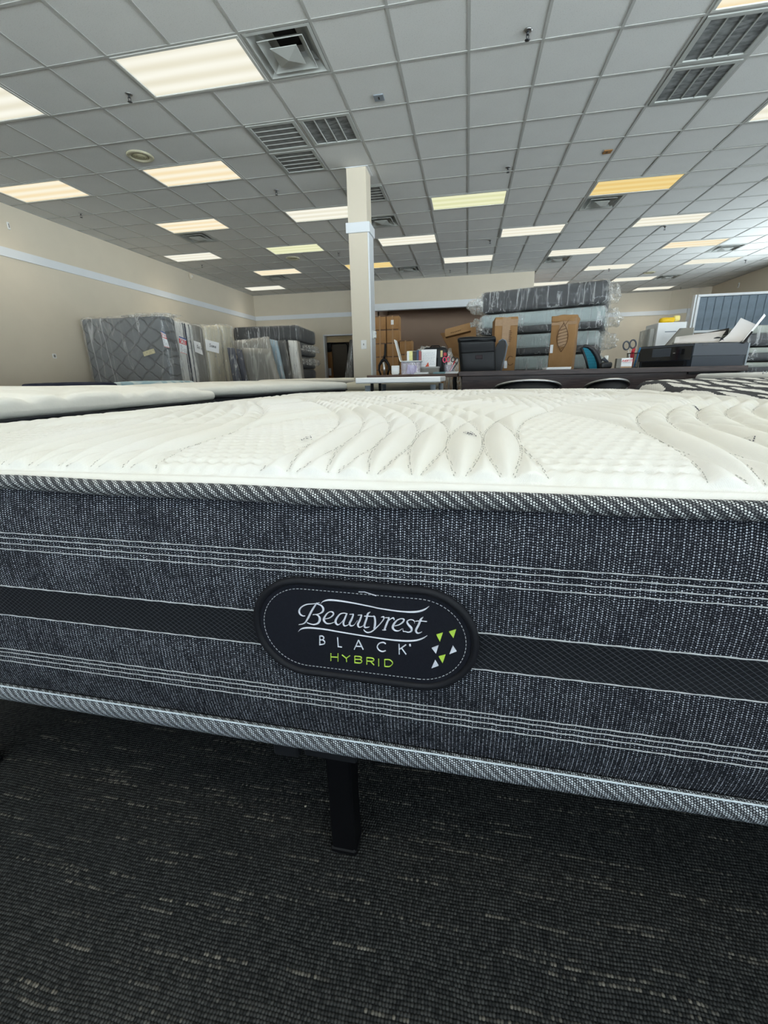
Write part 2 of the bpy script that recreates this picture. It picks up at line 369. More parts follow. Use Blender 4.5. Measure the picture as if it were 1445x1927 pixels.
mb.box(XR+.05, XR+.13, WY2[0], WY2[-1], .3, .36).box(XR+.05, XR+.13, WY2[0], WY2[-1], 2.44, 2.5)
struct(mb.build('window_3', m_greymetal))
# picture-rail band round the room
struct(MB().box(XL, XL+.02, YF, YB, 2.61, 2.74).build('trim_left', m_trim))
struct(MB().box(XL+.02, XA, YB-.02, YB, 2.61, 2.74).build('trim_back_left', m_trim))
struct(MB().box(XA, XB+.02, YH-.025, YH, 2.61, 2.765).box(XA, XB+.02, YH-.025, YH+.17, 2.585, 2.61).build('trim_bulkhead', m_trim))
struct(MB().box(XB, 6.85, YB2-.02, YB2, 2.62, 2.755).build('trim_back_right', m_trim))
a0, a1 = Vector((6.85, YB2, 0)), Vector((7.30, 17.62, 0)); nn = Vector((-(a1-a0).y, (a1-a0).x, 0)).normalized()*-.02
struct(MB().prism([(a0.x, a0.y), (a1.x, a1.y), (a1.x+nn.x, a1.y+nn.y), (a0.x+nn.x, a0.y+nn.y)], 2.62, 2.755, plane='xy').build('trim_chase', m_trim))
struct(MB().box(7.30, 7.60, 17.59, 17.62, .9, 2.75).build('trim_panel', m_trim))
struct(MB().box(DX0-.0, DX0+.05, YB-.012, YB+.2, 0, DZ).box(DX1-.05, DX1, YB-.012, YB+.2, 0, DZ).box(DX0, DX1, YB-.012, YB+.2, DZ-.04, DZ).build('door_1', m_trim))
struct(MB().box(XL, XL+.015, YF, YB, 0, .1).build('baseboard_left', m_trim))
struct(MB().box(XB, 6.85, YB2-.015, YB2, 0, .1).build('baseboard_back', m_trim))

# ------------------------------------------------------------------ suspended ceiling
G = .61
def gx(c): return (c-.1527)*G
def gy(r): return (r+7.81)*G
LIGHTS = [(-9, -1), (-5, -1), (3, -1), (-11, 2), (-7, 2), (5, 2), (-9, 5), (-5, 5), (-1, 5), (3, 5), (7, 5), (-11, 8), (-7, 8), (-3, 8), (1, 8), (5, 8),
          (-9, 11), (-5, 11), (-1, 11), (3, 11), (7, 11), (-11, 14), (5, 14), (9, 14), (3, 17), (7, 17), (5, 20), (9, 20)]
BACK_LIGHTS = [(-7, -4), (-3, -4), (1, -4), (5, -4), (-9, -7), (-5, -7), (-1, -7), (3, -7), (7, -7), (-7, -10), (-3, -10), (1, -10), (5, -10), (-1, -1), (9, 8), (9, 2)]
BACK_LIGHTS = [l for l in BACK_LIGHTS if l not in ((-1, -1), (9, 8), (9, 2))]
SUPPLY = [(-3, -1), (-9, 6), (-9, 12), (-3, 6), (-3, 12), (3, 6), (3, 12), (9, 12), (9, 17)]
RETURN = [(-4, 1), (-3, 1), (-4, 2), (3, 0), (3, 1), (-3, 4)]
used = set(SUPPLY) | set(RETURN)
for c, r in LIGHTS+BACK_LIGHTS: used |= {(c, r), (c+1, r)}
def ylim(xm): return YB if xm < XA else (YH if xm < XB else YB2)
ceil_o = struct(MB().box(XL-.2, XR+.2, YF-.2, YB2+.2, ZC+.18, ZC+.3).build('ceiling', m_plenum))
tee = MB()
mid = {(c+1, r) for c, r in LIGHTS+BACK_LIGHTS}
for c in range(-11, 14):
    xx = gx(c)
    ye = ylim(xx)
    for r in range(-14, 22):
        if (c, r) in mid: continue
        y0, y1 = max(gy(r)+.012, YF), min(gy(r+1)-.012, ye)
        if y1 > y0: tee.box(xx-.012, xx+.012, y0, y1, ZC, ZC+.004).box(xx-.0015, xx+.0015, y0, y1, ZC+.004, ZC+.03)
for r in range(-15, 22):
    yy = gy(r)
    if yy < YF: continue
    x0, x1 = XL, XR
    if yy > YB2: continue
    if yy > YB: x0 = XB
    elif yy > YH:
        tee.box(XL, XA, yy-.012, yy+.012, ZC-.0004, ZC+.004); x0 = XB
    tee.box(x0, x1, yy-.012, yy+.012, ZC-.0004, ZC+.004).box(x0, x1, yy-.0015, yy+.0015, ZC+.004, ZC+.03)
tee.box(XL, XL+.022, YF, YB, ZC-.001, ZC+.004).box(XR-.022, XR, YF, YB2, ZC-.001, ZC+.004).box(XL, XA, YB-.022, YB, ZC-.001, ZC+.004).box(XB, XR, YB2-.022, YB2, ZC-.001, ZC+.004).box(XA, XB, YH-.022, YH, ZC-.001, ZC+.004)
tee.build('ceiling_grid', m_tee, ceil_o)
cells = []
for c in range(-12, 14):
    for r in range(-16, 22):
        if (c, r) in used: continue
        x0, x1, y0, y1 = max(gx(c), XL), min(gx(c+1), XR), max(gy(r), YF), min(gy(r+1), ylim((gx(c)+gx(c+1))/2))
        if x1-x0 < .05 or y1-y0 < .05: continue
        cells.append((x0, x1, y0, y1))
def tile_dist(q):
    cx_, cy_ = (q[0]+q[1])/2, (q[2]+q[3])/2; d = Vector((cx_, cy_, ZC-H)); k = d.dot(FWD)
    if k <= 0: return 1e6
    px = 722.5+FPX*d.dot(RT)/k; py = 963.5-FPX*d.dot(UP)/k
    out = not (-60 < px < 1505 and -90 < py < 900)
    return k + (1000 if out else 0)
cells.sort(key=tile_dist)
tmesh = None
rest = MB()
for i, (x0, x1, y0, y1) in enumerate(cells):
    dz = random.uniform(.0045, .0075); full = abs(x1-x0-G) < 1e-6 and abs(y1-y0-G) < 1e-6
    if i < 300:
        if full and tmesh:
            o = bpy.data.objects.new('ceiling_tile', tmesh); COL.objects.link(o); o.parent = ceil_o
        else:
            w2, h2 = (x1-x0)/2-.004, (y1-y0)/2-.004
            o = MB().cbox(-w2, w2, -h2, h2, 0, .018, .003).build('ceiling_tile', m_tile, ceil_o)
            if full: tmesh = o.data
        o.location = ((x0+x1)/2, (y0+y1)/2, ZC+dz)
    else: rest.box(x0+.004, x1-.004, y0+.004, y1-.004, ZC+dz, ZC+dz+.018)
tag(rest.build('ceiling_tiles_far', m_tile, ceil_o), kind='stuff')

def diffuser_mat(name, c1, c2, s, n=3):
    q = Mat(name, (.8, .8, .78), .3); nt = q.nt; x, y, z = q.coords()
    st = ((y/.55)*2*PI*n).cos()*.5+.5; nz = q.noise(1.5, 2, stretch=(.5, 6, 1))
    f = (st*.7+nz*.5-.1).mn(1.0).mx(0.0); e = nt.nodes.new('ShaderNodeEmission'); nt.links.new(q.mix(f, c1, c2), e.inputs[0]); e.inputs[1].default_value = s
    nt.links.new(e.outputs[0], q.out.inputs[0]); return q.m
D_white = diffuser_mat('prismatic_diffuser_white', (.80, .76, .60), (1, .99, .88), 1.0)
D_warm = diffuser_mat('prismatic_diffuser_warm', (.92, .74, .44), (1, .95, .78), 1.0)
D_yellow = diffuser_mat('prismatic_diffuser_yellow', (.86, .60, .20), (.95, .76, .36), .95)
D_green = diffuser_mat('prismatic_diffuser_green', (.74, .76, .42), (.93, .94, .66), .97)
m_fixture = simple('fixture_white_metal', (.55, .55, .52), .4)
lk = {(3, 5): D_yellow, (-5, 11): D_yellow, (-1, 5): D_green, (-7, 8): D_green, (-7, 2): D_warm, (-11, 2): D_warm, (-9, 5): D_warm, (3, -1): D_warm, (-9, 11): D_warm, (7, 11): D_warm}
fr = MB()
a, b = G-.012, G/2-.012
for (x0, x1, y0, y1) in ((-a, a, -b, -b+.03), (-a, a, b-.03, b), (-a, -a+.03, -b+.03, b-.03), (a-.03, a, -b+.03, b-.03)): fr.cbox(x0, x1, y0, y1, -.004, .02, .003)
fr.box(-a, a, -b, b, .10, .11)
FR = None; DF = {}
def nice(c, r):
    rows = {-1: 'nearest row', 2: 'second row from the front', 5: 'third row', 8: 'fourth row', 11: 'fifth row', 14: 'sixth row', 17: 'seventh row', 20: 'farthest row'}
    return rows.get(r, 'row behind the viewer')
LLAB = {(-9, -1): 'white ceiling light cut by the left edge of the photo', (-5, -1): 'largest ceiling light, creamy, beside the big square air diffuser', (3, -1): 'warm ceiling light at the top right corner above the return grilles',
 (-11, 2): 'warm peach ceiling light nearest the left wall', (-7, 2): 'warm banded ceiling light beside the round ceiling speaker', (5, 2): 'ceiling light cut by the right edge, higher of the two there',
 (-9, 5): 'peach ceiling light directly before a square diffuser at left', (-5, 5): 'white ceiling light partly hidden by the left side of the column', (-1, 5): 'greenish ceiling light right of the column in the middle',
 (3, 5): 'deep yellow ceiling light above a square diffuser at right', (7, 5): 'sliver of ceiling light at the right edge, lower of the two there',
 (-11, 8): 'ceiling light near the left wall, smaller of the two beside it', (-7, 8): 'greenish ceiling light left of the column', (-3, 8): 'bright ceiling light touching the right side of the column', (1, 8): 'white ceiling light right of the greenish one',
 (5, 8): 'white ceiling light behind the deep yellow one', (-9, 11): 'ceiling light behind the greenish one at left', (-5, 11): 'amber ceiling light split by the column', (-1, 11): 'ceiling light just before the bulkhead', (3, 11): 'ceiling light with a square diffuser at its near left corner',
 (7, 11): 'ceiling light with a square diffuser at its near right corner', (-11, 14): 'farthest ceiling light near the left back corner', (5, 14): 'ceiling light in the far right section, third from the back',
 (9, 14): 'rightmost ceiling light of the far section', (3, 17): 'ceiling light emerging beside the bulkhead end', (7, 17): 'ceiling light with a round speaker just behind it', (5, 20): 'farthest ceiling light above the wrapped black mattress', (9, 20): 'farthest ceiling light near the right back corner'}
for (c, r) in LIGHTS+BACK_LIGHTS:
    t = thing('ceiling_light', LLAB.get((c, r), 'recessed ceiling light behind the viewer'), 'ceiling light', (gx(c+1), gy(r+.5), ZC), 0, 'recessed ceiling lights')
    if FR is None: o = fr.build('frame', m_fixture, t); FR = o.data
    else: o = bpy.data.objects.new('frame', FR); COL.objects.link(o); o.parent = t
    mt = lk.get((c, r), D_white)
    if mt.name not in DF:
        o = MB().box(-a+.03, a-.03, -b+.03, b-.03, .006, .010).build('diffuser', mt, t); DF[mt.name] = o.data
    else: o = bpy.data.objects.new('diffuser', DF[mt.name]); COL.objects.link(o); o.parent = t
    l = bpy.data.lights.new('tube_light', 'AREA'); l.shape = 'RECTANGLE'; l.size = 2*(a-.04); l.size_y = 2*(b-.04); l.energy = LAMP_POWER; l.spread = math.radians(112)   # prismatic lens throws its light downward
    l.color = (1, .93, .78) if mt is not D_yellow else (1, .80, .5)
    lo = bpy.data.objects.new('tube_light', l); COL.objects.link(lo); lo.parent = t; lo.location = (0, 0, .004)

# supply diffusers
m_vent = simple('vent_grey_paint', (.40, .41, .39), .5, var=.1, vs=8); m_ventdark = simple('vent_dusty_throat', (.20, .20, .19), .8)
def sqring(mb, r0, z0, r1, z1, m=0):
    c = [(-1, -1), (1, -1), (1, 1), (-1, 1)]
    for k in range(4):
        p, q_ = c[k], c[(k+1) % 4]
        mb.quad((p[0]*r0, p[1]*r0, z0), (q_[0]*r0, q_[1]*r0, z0), (q_[0]*r1, q_[1]*r1, z1), (p[0]*r1, p[1]*r1, z1), m)
    return mb
m1 = sqring(sqring(MB(), .29, 0, .265, -.004), .265, -.004, .17, .10); sqring(m1, .17, .10, .10, .11)
m2 = sqring(sqring(MB(), .20, -.006, .135, .045), .20, -.006, .196, -.010)
for s_ in (-1, 1): m2.tube([(s_*.15, s_*.15, .03), (s_*.22, s_*.22, .06)], .004, 6)
m3 = MB().add([(-.115, -.115, -.012), (.115, -.115, -.012), (.115, .115, -.012), (-.115, .115, -.012), (-.03, -.03, .02), (.03, -.03, .02), (.03, .03, .02), (-.03, .03, .02), (-.115, -.115, -.018), (.115, -.115, -.018), (.115, .115, -.018), (-.115, .115, -.018)],
              [(0, 1, 5, 4), (1, 2, 6, 5), (2, 3, 7, 6), (3, 0, 4, 7), (4, 5, 6, 7), (8, 9, 1, 0), (9, 10, 2, 1), (10, 11, 3, 2), (11, 8, 0, 3)])
m3.add([(-.115, -.115, -.018), (.115, -.115, -.018), (.115, .115, -.018), (-.115, .115, -.018), (0, 0, -.045)], [(0, 4, 1), (1, 4, 2), (2, 4, 3), (3, 4, 0)])
m4 = MB().lathe([(.10, .108), (.10, .16)], n=20)
SLAB = {(-3, -1): 'big square air diffuser beside the largest ceiling light', (-9, 6): 'square air diffuser behind the peach light at left', (-9, 12): 'small square air diffuser near the back left corner', (-3, 6): 'square air diffuser right behind the column collar',
        (-3, 12): 'square air diffuser before the bulkhead, right of the column', (3, 6): 'square air diffuser behind the deep yellow light', (3, 12): 'square air diffuser right of the bulkhead in the middle distance', (9, 12): 'square air diffuser near the right wall', (9, 17): 'farthest square air diffuser at right'}
SM = None
for (c, r) in SUPPLY:
    t = thing('air_diffuser', SLAB[(c, r)], 'air vent', (gx(c+.5), gy(r+.5), ZC), 0, 'square air diffusers')
    if SM is None:
        SM = [m1.build('frame', m_vent, t), m2.build('middle_ring', m_vent, t), m3.build('centre_cone', m_vent, t), m4.build('duct', m_plenum, t)]
    else:
        for s_ in SM: o = s_.copy(); COL.objects.link(o); o.parent = t
# return grilles
q = Mat('dusty_louvre_grille', (.3, .3, .29), .7, metal=0.0); x, y, z = q.coords(); n1 = q.noise(7, 4, .6)
q.color(q.mix(((x/.011).fract().lt(.45)*.7+n1.sst(.35, .7)*.5), (.30, .30, .28), (.07, .07, .065))); m_grille = q.m
q = Mat('fine_mesh_grille', (.2, .2, .2), .7); x, y, z = q.coords(); n1 = q.noise(7, 4, .6, stretch=(1, 3, 1))
q.color(q.mix(n1.sst(.35, .7), (.24, .25, .25), (.09, .095, .095))); m_grille2 = q.m
RLAB = {(-4, 1): 'louvred return grille left of the triple cluster, nearer one', (-3, 1): 'fine mesh return grille right in the triple cluster', (-4, 2): 'louvred return grille behind the left one of the cluster', (3, 0): 'large mesh return grille at the top right corner',
        (3, 1): 'mesh return grille behind the one at the top right corner', (-3, 4): 'return grille mostly hidden behind the column'}
for (c, r) in RETURN:
    lou = (c == -4 or (c, r) == (-3, 4)); t = thing('return_grille', RLAB[(c, r)], 'air vent', (gx(c+.5), gy(r+.5), ZC), 0, 'return air grilles')
    f_ = MB(); k = .288
    for (x0, x1, y0, y1) in ((-k, k, -k, -k+.045), (-k, k, k-.045, k), (-k, -k+.045, -k+.045, k-.045), (k-.045, k, -k+.045, k-.045)): f_.cbox(x0, x1, y0, y1, -.006, .008, .003)
    f_.build('frame', m_vent, t)
    MB().box(-.245, .245, -.245, .245, .006, .012).build('grille_panel', m_grille if lou else m_grille2, t)
    for s_ in range(1, 4 if not lou else 5):
        p = -.245+.49*s_/(4 if not lou else 5)
        (MB().cbox(-.245, .245, p-.006, p+.006, -.003, .008, .002) if lou else MB().cbox(p-.006, p+.006, -.245, .245, -.003, .008, .002)).build('divider_bar', m_vent, t)
    if lou:
        lv = MB()
        for s_ in range(40):
            p = -.24+.48*s_/39; lv.add([(p, -.245, 0), (p, .245, 0), (p+.007, .245, .008), (p+.007, -.245, .008)], [(0, 1, 2, 3)])
        tag(lv.build('louvres', simple('louvre_grey', (.20, .20, .19), .7), t), kind='stuff')
# round speakers
m_beige = simple('aged_beige_metal', (.50, .47, .34), .6); m_beiged = simple('speaker_mesh', (.34, .31, .19), .7)
for (c, r), lb in (((-6.54, 1.54), 'round beige ceiling speaker at upper left'), ((-6.53, 9.58), 'small round ceiling speaker left of the column'), ((8.22, 16.16), 'round ceiling speaker in the far right section')):
    t = thing('ceiling_speaker', lb, 'speaker', (gx(c), gy(r), ZC), 0, 'round ceiling speakers')
    MB().lathe([(.155, .003), (.155, -.004), (.14, -.012), (.10, -.010), (.099, -.0025)], n=32).build('rim', m_beige, t)
    MB().lathe([(.10, -.003), (.05, -.011), (.004, -.013)], n=28).build('mesh_cone', m_beiged, t)
    for k in range(3): MB().tube([((.085-.028*k)*math.cos(a), (.085-.028*k)*math.sin(a), -.0075-.0017*k) for a in [2*PI*j/24 for j in range(24)]], .0022, 5, closed=True).build('grille_ring', m_beige, t)
# sprinkler heads
sm = MB().lathe([(.035, .0), (.033, -.006), (.014, -.009)], n=18)
s2 = MB().lathe([(.010, -.006), (.009, -.030)], n=10).tube([(-.012, 0, -.026), (-.010, 0, -.050), (0, 0, -.058), (.010, 0, -.050), (.012, 0, -.026)], .0028, 6)
s3 = MB().lathe([(.020, -.060), (.022, -.062), (.004, -.064)], n=14)
sprs = None
for (px, py, lb) in ((243, 182, 'sprinkler head left of the largest ceiling light'), (520, 361, 'sprinkler head left of the column near its top'), (152, 404, 'sprinkler head beside the peach light at the left wall'), (380, 500, 'sprinkler head near the far left wall'),
                 (993, 63, 'nearest sprinkler head at top right of centre'), (956, 318, 'sprinkler head before the greenish light'), (922, 454, 'sprinkler head just before the bulkhead'), (847, 510, 'tiny sprinkler head against the bulkhead'),
                 (1251, 428, 'sprinkler head beside the white light behind the yellow one'), (1146, 507, 'sprinkler head in the far right section'), (1403, 491, 'sprinkler head near the right wall'), (1281, 541, 'farthest sprinkler head near the right back corner'), (637, 477, 'sprinkler head immediately left of the column'), (1085, 552, 'farthest sprinkler head above the wrapped stack')):
    p = at_z(px, py, ZC-.02); t = thing('sprinkler_head', lb, 'sprinkler', (p.x, p.y, ZC), .5, 'ceiling sprinkler heads')
    if sprs is None: sprs = [sm.build('escutcheon', m_steel, t), s2.build('frame_arms', m_blackpl, t), s3.build('deflector', m_blackpl, t)]
    else:
        for s_ in sprs: o = s_.copy(); COL.objects.link(o); o.parent = t
p = at_z(713, 184, ZC); t = thing('ceiling_plate', 'small grey square plate with a slot on a tile above the column', 'plate', (p.x, p.y, ZC))
MB().cbox(-.05, .05, -.05, .05, -.004, .006, .002).build('plate', m_greymetal, t); MB().box(-.008, .008, -.02, .02, -.006, -.003).build('slot', m_blackpl, t)
p = at_z(1143, 286, ZC); t = thing('ceiling_plate', 'small brown square plate on a tile before the yellow light', 'plate', (p.x, p.y, ZC))
MB().cbox(-.05, .05, -.045, .045, -.004, .006, .002).build('plate', simple('brown_plate', (.30, .15, .05), .6), t); MB().box(-.015, .0, -.02, .02, -.006, -.003).build('slot', m_brownlam, t)
#@@OBJECTS@@
# ------------------------------------------------------------------ front mattress
FA = -.0213                                       # heading of its long face
FD = Vector((math.cos(FA), math.sin(FA), 0)); FN = Vector((-math.sin(FA), math.cos(FA), 0))
FO = Vector((0, .386, 0))
S0, S1, TD = -1.06, .87, 2.03                      # extent along the face and depth
def face_st(px, py, off=0):
    """pixel -> (s, z) on the front face"""
    d = ray(px, py); t = (.386*FN.y+off)/d.dot(FN); p = d*t; return ((p-FO).dot(FD), p.z+H)
mt = thing('mattress', 'white quilted mattress with charcoal knit side and black oval label patch, nearest in the photo', 'mattress', FO, FA)
def outline(off=0, step=.02, R=.07, z=0):
    """rounded rectangle, front side first; returns list of (x, y, u)"""
    P = []
    def seg(a, b, ds):
        n = max(1, int(math.dist(a, b)/ds)); return [(a[0]+(b[0]-a[0])*i/n, a[1]+(b[1]-a[1])*i/n) for i in range(n)]
    R2 = R+off
    def arc(cx, cy, a0): return [(cx+R2*math.cos(a0+PI/2*i/6), cy+R2*math.sin(a0+PI/2*i/6)) for i in range(6)]
    P += seg((S0+R, -off), (S1-R, -off), step) + arc(S1-R, R, -PI/2) + seg((S1+off, R), (S1+off, TD-R), .08) + arc(S1-R, TD-R, 0)
    P += seg((S1-R, TD+off), (S0+R, TD+off), .08) + arc(S0+R, TD-R, PI/2) + seg((S0-off, TD-R), (S0-off, R), .08) + arc(S0+R, R, PI)
    return P
def sweep(name, prof, mat, parent, step=.02, smooth=True, vof=None, wav=None):
    """prof: list of (outward offset, z); sweeps round the outline with uv = metres"""
    base = outline(0, step); n = len(base); V = []; F = []; u = [0]
    for i in range(n): u.append(u[-1]+math.dist(base[i], base[(i+1) % n]))
    m = len(prof); out = [outline(o, step) for o, z in prof]
    for i in range(n+1):
        for j, (o, z) in enumerate(prof):
            x, y = out[j][i % n]; dz = wav(x, z) if wav else 0; V.append((x, y, z+dz))
    for i in range(n):
        for j in range(m-1): F.append((i*m+j, (i+1)*m+j, (i+1)*m+j+1, i*m+j+1))
    me = bpy.data.meshes.new(name); me.from_pydata(V, [], F); me.materials.append(mat)
    uv = me.uv_layers.new(name='uv'); vl = [0]
    for j in range(1, m): vl.append(vl[-1]+math.dist(prof[j-1], prof[j]))
    k = 0
    for i in range(n):
        for j in range(m-1):
            for (a, b) in ((i, j), (i+1, j), (i+1, j+1), (i, j+1)): uv.data[k].uv = (u[a], vl[b]); k += 1
    me.polygons.foreach_set('use_smooth', [smooth]*len(F)); me.update()
    o = bpy.data.objects.new(name, me); COL.objects.link(o); o.parent = parent; return o
def bulge(z):
    t = (z-.4505)/.148; b = -.004+.012*(1-min(1, abs(t))**4)
    for zc in (.449,): b -= .003*math.exp(-((z-zc)/.03)**2)
    for zc in (.533, .3625): b -= .0018*math.exp(-((z-zc)/.010)**2)
    return b
ZS = [.3025+.2965*i/60 for i in range(61)]
sweep('side_border', [(bulge(z), z) for z in ZS], m_knit, mt)
def ell(cz, cy_, rz, ry, a0=-100, a1=260, n=16): return [(cy_+ry*math.cos(math.radians(a0+(a1-a0)*i/n)), cz+rz*math.sin(math.radians(a0+(a1-a0)*i/n))) for i in range(n+1)]
sag = lambda x, z: .0012*math.sin(x*9)+.0008*math.sin(x*23+1)
tag(sweep('edge_tape', ell(.6045, .001, .0085, .0085), m_tape_top, mt, .015, wav=sag), 'grey and white twill tape along the top edge')
tag(sweep('edge_tape', ell(.2905, .000, .0125, .0080), m_tape_bot, mt, .015), 'brighter twill tape along the bottom edge')
sweep('piping', ell(.3045, .0045, .0011, .0011, 0, 360, 6), m_bluethread, mt)
sweep('mesh_band', [(bulge(z)+.0012, z) for z in [.428+.042*i/10 for i in range(11)]], m_mesh, mt)
tw = lambda x, z: .00035*math.sin(x*410+z*900)
for z in (.5440, .5372, .5300, .5228, .4705, .4275, .3735, .3665, .3592, .3520):
    r = .00085 if z in (.4705, .4275) else .0007
    sweep('stitch_line', ell(z, bulge(z)+.0010, r, r, 0, 360, 5), m_thread, mt, .01, wav=tw)
# quilted top as one height field
def quilt_height(s, t):
    """s, t arrays (m). returns height above the tape"""
    e = np.minimum(np.minimum(s-S0, S1-s), np.minimum(t, TD-t)).clip(0)
    base = .0015+.016*(1-np.exp(-e/.018))+.030*(1-np.exp(-e/.42))-.007*np.exp(-(s-S0)/.3)-.007*np.exp(-(S1-s)/.3)
    A, L, y0, P = .21, 2.2, .16, .42
    w_ = 2*PI/L; shift = A*(1-np.cos(w_*(t-y0))); slope = np.abs(A*w_*np.sin(w_*(t-y0)))
    nrm = np.sqrt(1+slope**2); d = np.full(s.shape, 9.0); inside = np.zeros(s.shape, bool)
    for k in range(-6, 7):
        c = -.068+P*k
        for sg in (1, -1):
            cc = s-(c+sg*shift); inside |= np.abs(cc) < .131
            for q in range(-3, 4): d = np.minimum(d, np.abs(cc-q*.0433)/nrm)
    band = (1-np.exp(-(d/.0095)**1.1))*.0140
    bu, bv = .0185, .0200
    rv = t/bv; ri = np.floor(rv); rf = rv-ri; rn = np.round(rv); dv = np.abs(rv-rn)*bv      # dashed stitch rows, dimples at the dash ends
    ru = s/bu+.5*(rn % 2); fu = ru-np.floor(ru); du = np.minimum(fu, 1-fu)*bu
    dash = np.clip((np.abs(fu-.5)-.18)/.1, 0, 1); puff = np.abs(np.sin(PI*rf))*(.62-.38*np.cos(2*PI*fu))
    brick = .0052*(.35+.65*puff**.6)-.0028*np.exp(-(dv/.0028)**2)*dash-.0042*np.exp(-((dv/.0042)**2+(du/.0042)**2))
    h = np.where(inside, band, np.minimum(brick, band+.001))
    seam = np.exp(-((e-.016)/.0022)**2)*.0035
    fl = np.clip((e-.015)/.006, 0, 1)*(1-.45*np.exp(-(e-.015).clip(0)/.02)); h = h*fl+.001*(1-fl)*np.clip(e/.006, 0, 1)
    return base+h-seam+.0015*np.sin(s*5.1+1)*np.sin(t*4.3)
def top_panel():
    s = np.arange(S0, S1+1e-6, (S1-S0)/560); t = np.concatenate([np.arange(0, .055, .0022), np.arange(.055, .8, .0035), np.arange(.8, TD-.03, .0075), np.linspace(TD-.03, TD, 8)])
    S, T = np.meshgrid(s, t); Z = .607+quilt_height(S, T)
    R = .07; Xp, Yp = S.copy(), T.copy()
    qx = np.clip(S, S0+R, S1-R); qy = np.clip(T, R, TD-R); dx, dy = S-qx, T-qy; mx = np.maximum(np.abs(dx), np.abs(dy)); ln = np.hypot(dx, dy)
    f = np.where((ln > 1e-9), mx/np.maximum(ln, 1e-9), 1); Xp = qx+dx*f; Yp = qy+dy*f
    n, m = S.shape; co = np.stack([Xp, Yp, Z], -1).reshape(-1, 3)
    i = np.arange(n-1)[:, None]*m+np.arange(m-1)[None]; F = np.stack([i, i+1, i+m+1, i+m], -1).reshape(-1, 4)
    me = bpy.data.meshes.new('quilted_top'); me.vertices.add(len(co)); me.vertices.foreach_set('co', co.ravel()); me.loops.add(F.size); me.loops.foreach_set('vertex_index', F.ravel().astype(np.int32))
    me.polygons.add(len(F)); me.polygons.foreach_set('loop_start', np.arange(0, F.size, 4, dtype=np.int32)); me.polygons.foreach_set('use_smooth', np.ones(len(F), bool)); me.materials.append(m_quilt); me.update(calc_edges=True)
    o = bpy.data.objects.new('quilted_top', me); COL.objects.link(o); o.parent = mt; return o
top = top_panel()
MB().box(S0+.03, S1-.03, .03, TD-.03, .282, .60).build('core', m_charcoal, mt)
# visible stitches along the quilting lines near the front
stv = MB(); sgen = random.Random(3)
for k in range(-3, 4):
    for sg in (1, -1):
        for q in range(-3, 4):
            yy = .022
            while yy < .75:
                sh = .21*(1-math.cos(2*PI/2.2*(yy-.16))); xx = -.068+.42*k+sg*sh+q*.0433; xx += sgen.choice((-1, 1))*.0011
                ln = .0026; sl = sg*.21*2*PI/2.2*math.sin(2*PI/2.2*(yy-.16))
                if S0+.03 < xx < S1-.03:
                    za, zb = [float(.607+quilt_height(np.array([[xx+(yv-yy)*sl]]), np.array([[yv]]))[0, 0])+.0007 for yv in (yy, yy+ln)]
                    dx = .00042; x2 = xx+ln*sl
                    stv.add([(xx-dx, yy, za), (xx+dx, yy, za), (x2+dx, yy+ln, zb), (x2-dx, yy+ln, zb), (xx, yy, za+.0005), (x2, yy+ln, zb+.0005)], [(0, 4, 5, 3), (4, 1, 2, 5), (0, 1, 4), (3, 5, 2)])
                yy += .0046*(1+.15*sgen.random())
tag(stv.build('stitching', m_stitch, mt), kind='stuff')
# small woven emblems on the quilt
for (px, py) in ((884, 818), (575, 815), (780, 772), (1310, 772), (1405, 818), (1085, 752)):
    p = at_z(px, py, .645); s_, t_ = (p-FO).dot(FD), (p-FO).dot(FN)
    e = MB(); rr = .0085
    def zz(a, b): return float(.607+quilt_height(np.array([[a]]), np.array([[b]]))[0, 0])+.0012
    def dash(a, b, c, d, w_=.0006):
        n = Vector((-(d-b), c-a)).normalized()*w_
        e.quad((s_+a-n.x, t_+b-n.y, zz(s_+a, t_+b)), (s_+c-n.x, t_+d-n.y, zz(s_+c, t_+d)), (s_+c+n.x, t_+d+n.y, zz(s_+c, t_+d)), (s_+a+n.x, t_+b+n.y, zz(s_+a, t_+b)))
    for (a, b), (c, d) in (((-1, 0), (0, 1.6)), ((0, 1.6), (1, 0)), ((1, 0), (0, -1.6)), ((0, -1.6), (-1, 0))):
        for k in range(4): u0, u1 = k/4+.04, k/4+.19; dash((a+(c-a)*u0)*rr, (b+(d-b)*u0)*rr, (a+(c-a)*u1)*rr, (b+(d-b)*u1)*rr)
    for (a, b, c, d) in ((-.3, -.5, -.3, .3), (-.3, .3, -.05, .0), (.05, -.5, .05, .2), (.05, .2, .35, -.1), (.35, -.1, .3, -.6), (-.15, .5, .2, .7)): dash(a*rr, b*rr, c*rr, d*rr, .0007)
    e.build('woven_emblem', m_ink, mt)

# label patch
PC, PZ, PW, PR = -.100, .4585, .1215, .0598
def stadium(w_, r, y, n=22):
    P = []
    for k in range(n+1): a = -PI/2+PI*k/n; P.append((PC+w_-r+r*math.cos(a), y, PZ+r*math.sin(a)))
    for k in range(n+1): a = PI/2+PI*k/n; P.append((PC-w_+r+r*math.cos(a), y, PZ+r*math.sin(a)))
    return P
YP = -.0125
a = stadium(PW-.004, PR-.004, YP); b = stadium(PW-.004, PR-.004, .002); n = len(a)
patch = MB().add(a+b, [tuple(range(n))]+[(i, n+i, n+(i+1) % n, (i+1) % n) for i in range(n)]).build('label_patch', m_patch, mt)
MB().tube(stadium(PW-.0035, PR-.0035, YP+.0005), .0042, 10, closed=True).build('cord_rim', m_rim, patch)
sd = MB(); pl = stadium(PW-.0125, PR-.0125, YP-.0005, 40); dd = 0; on = True
lens = [0]
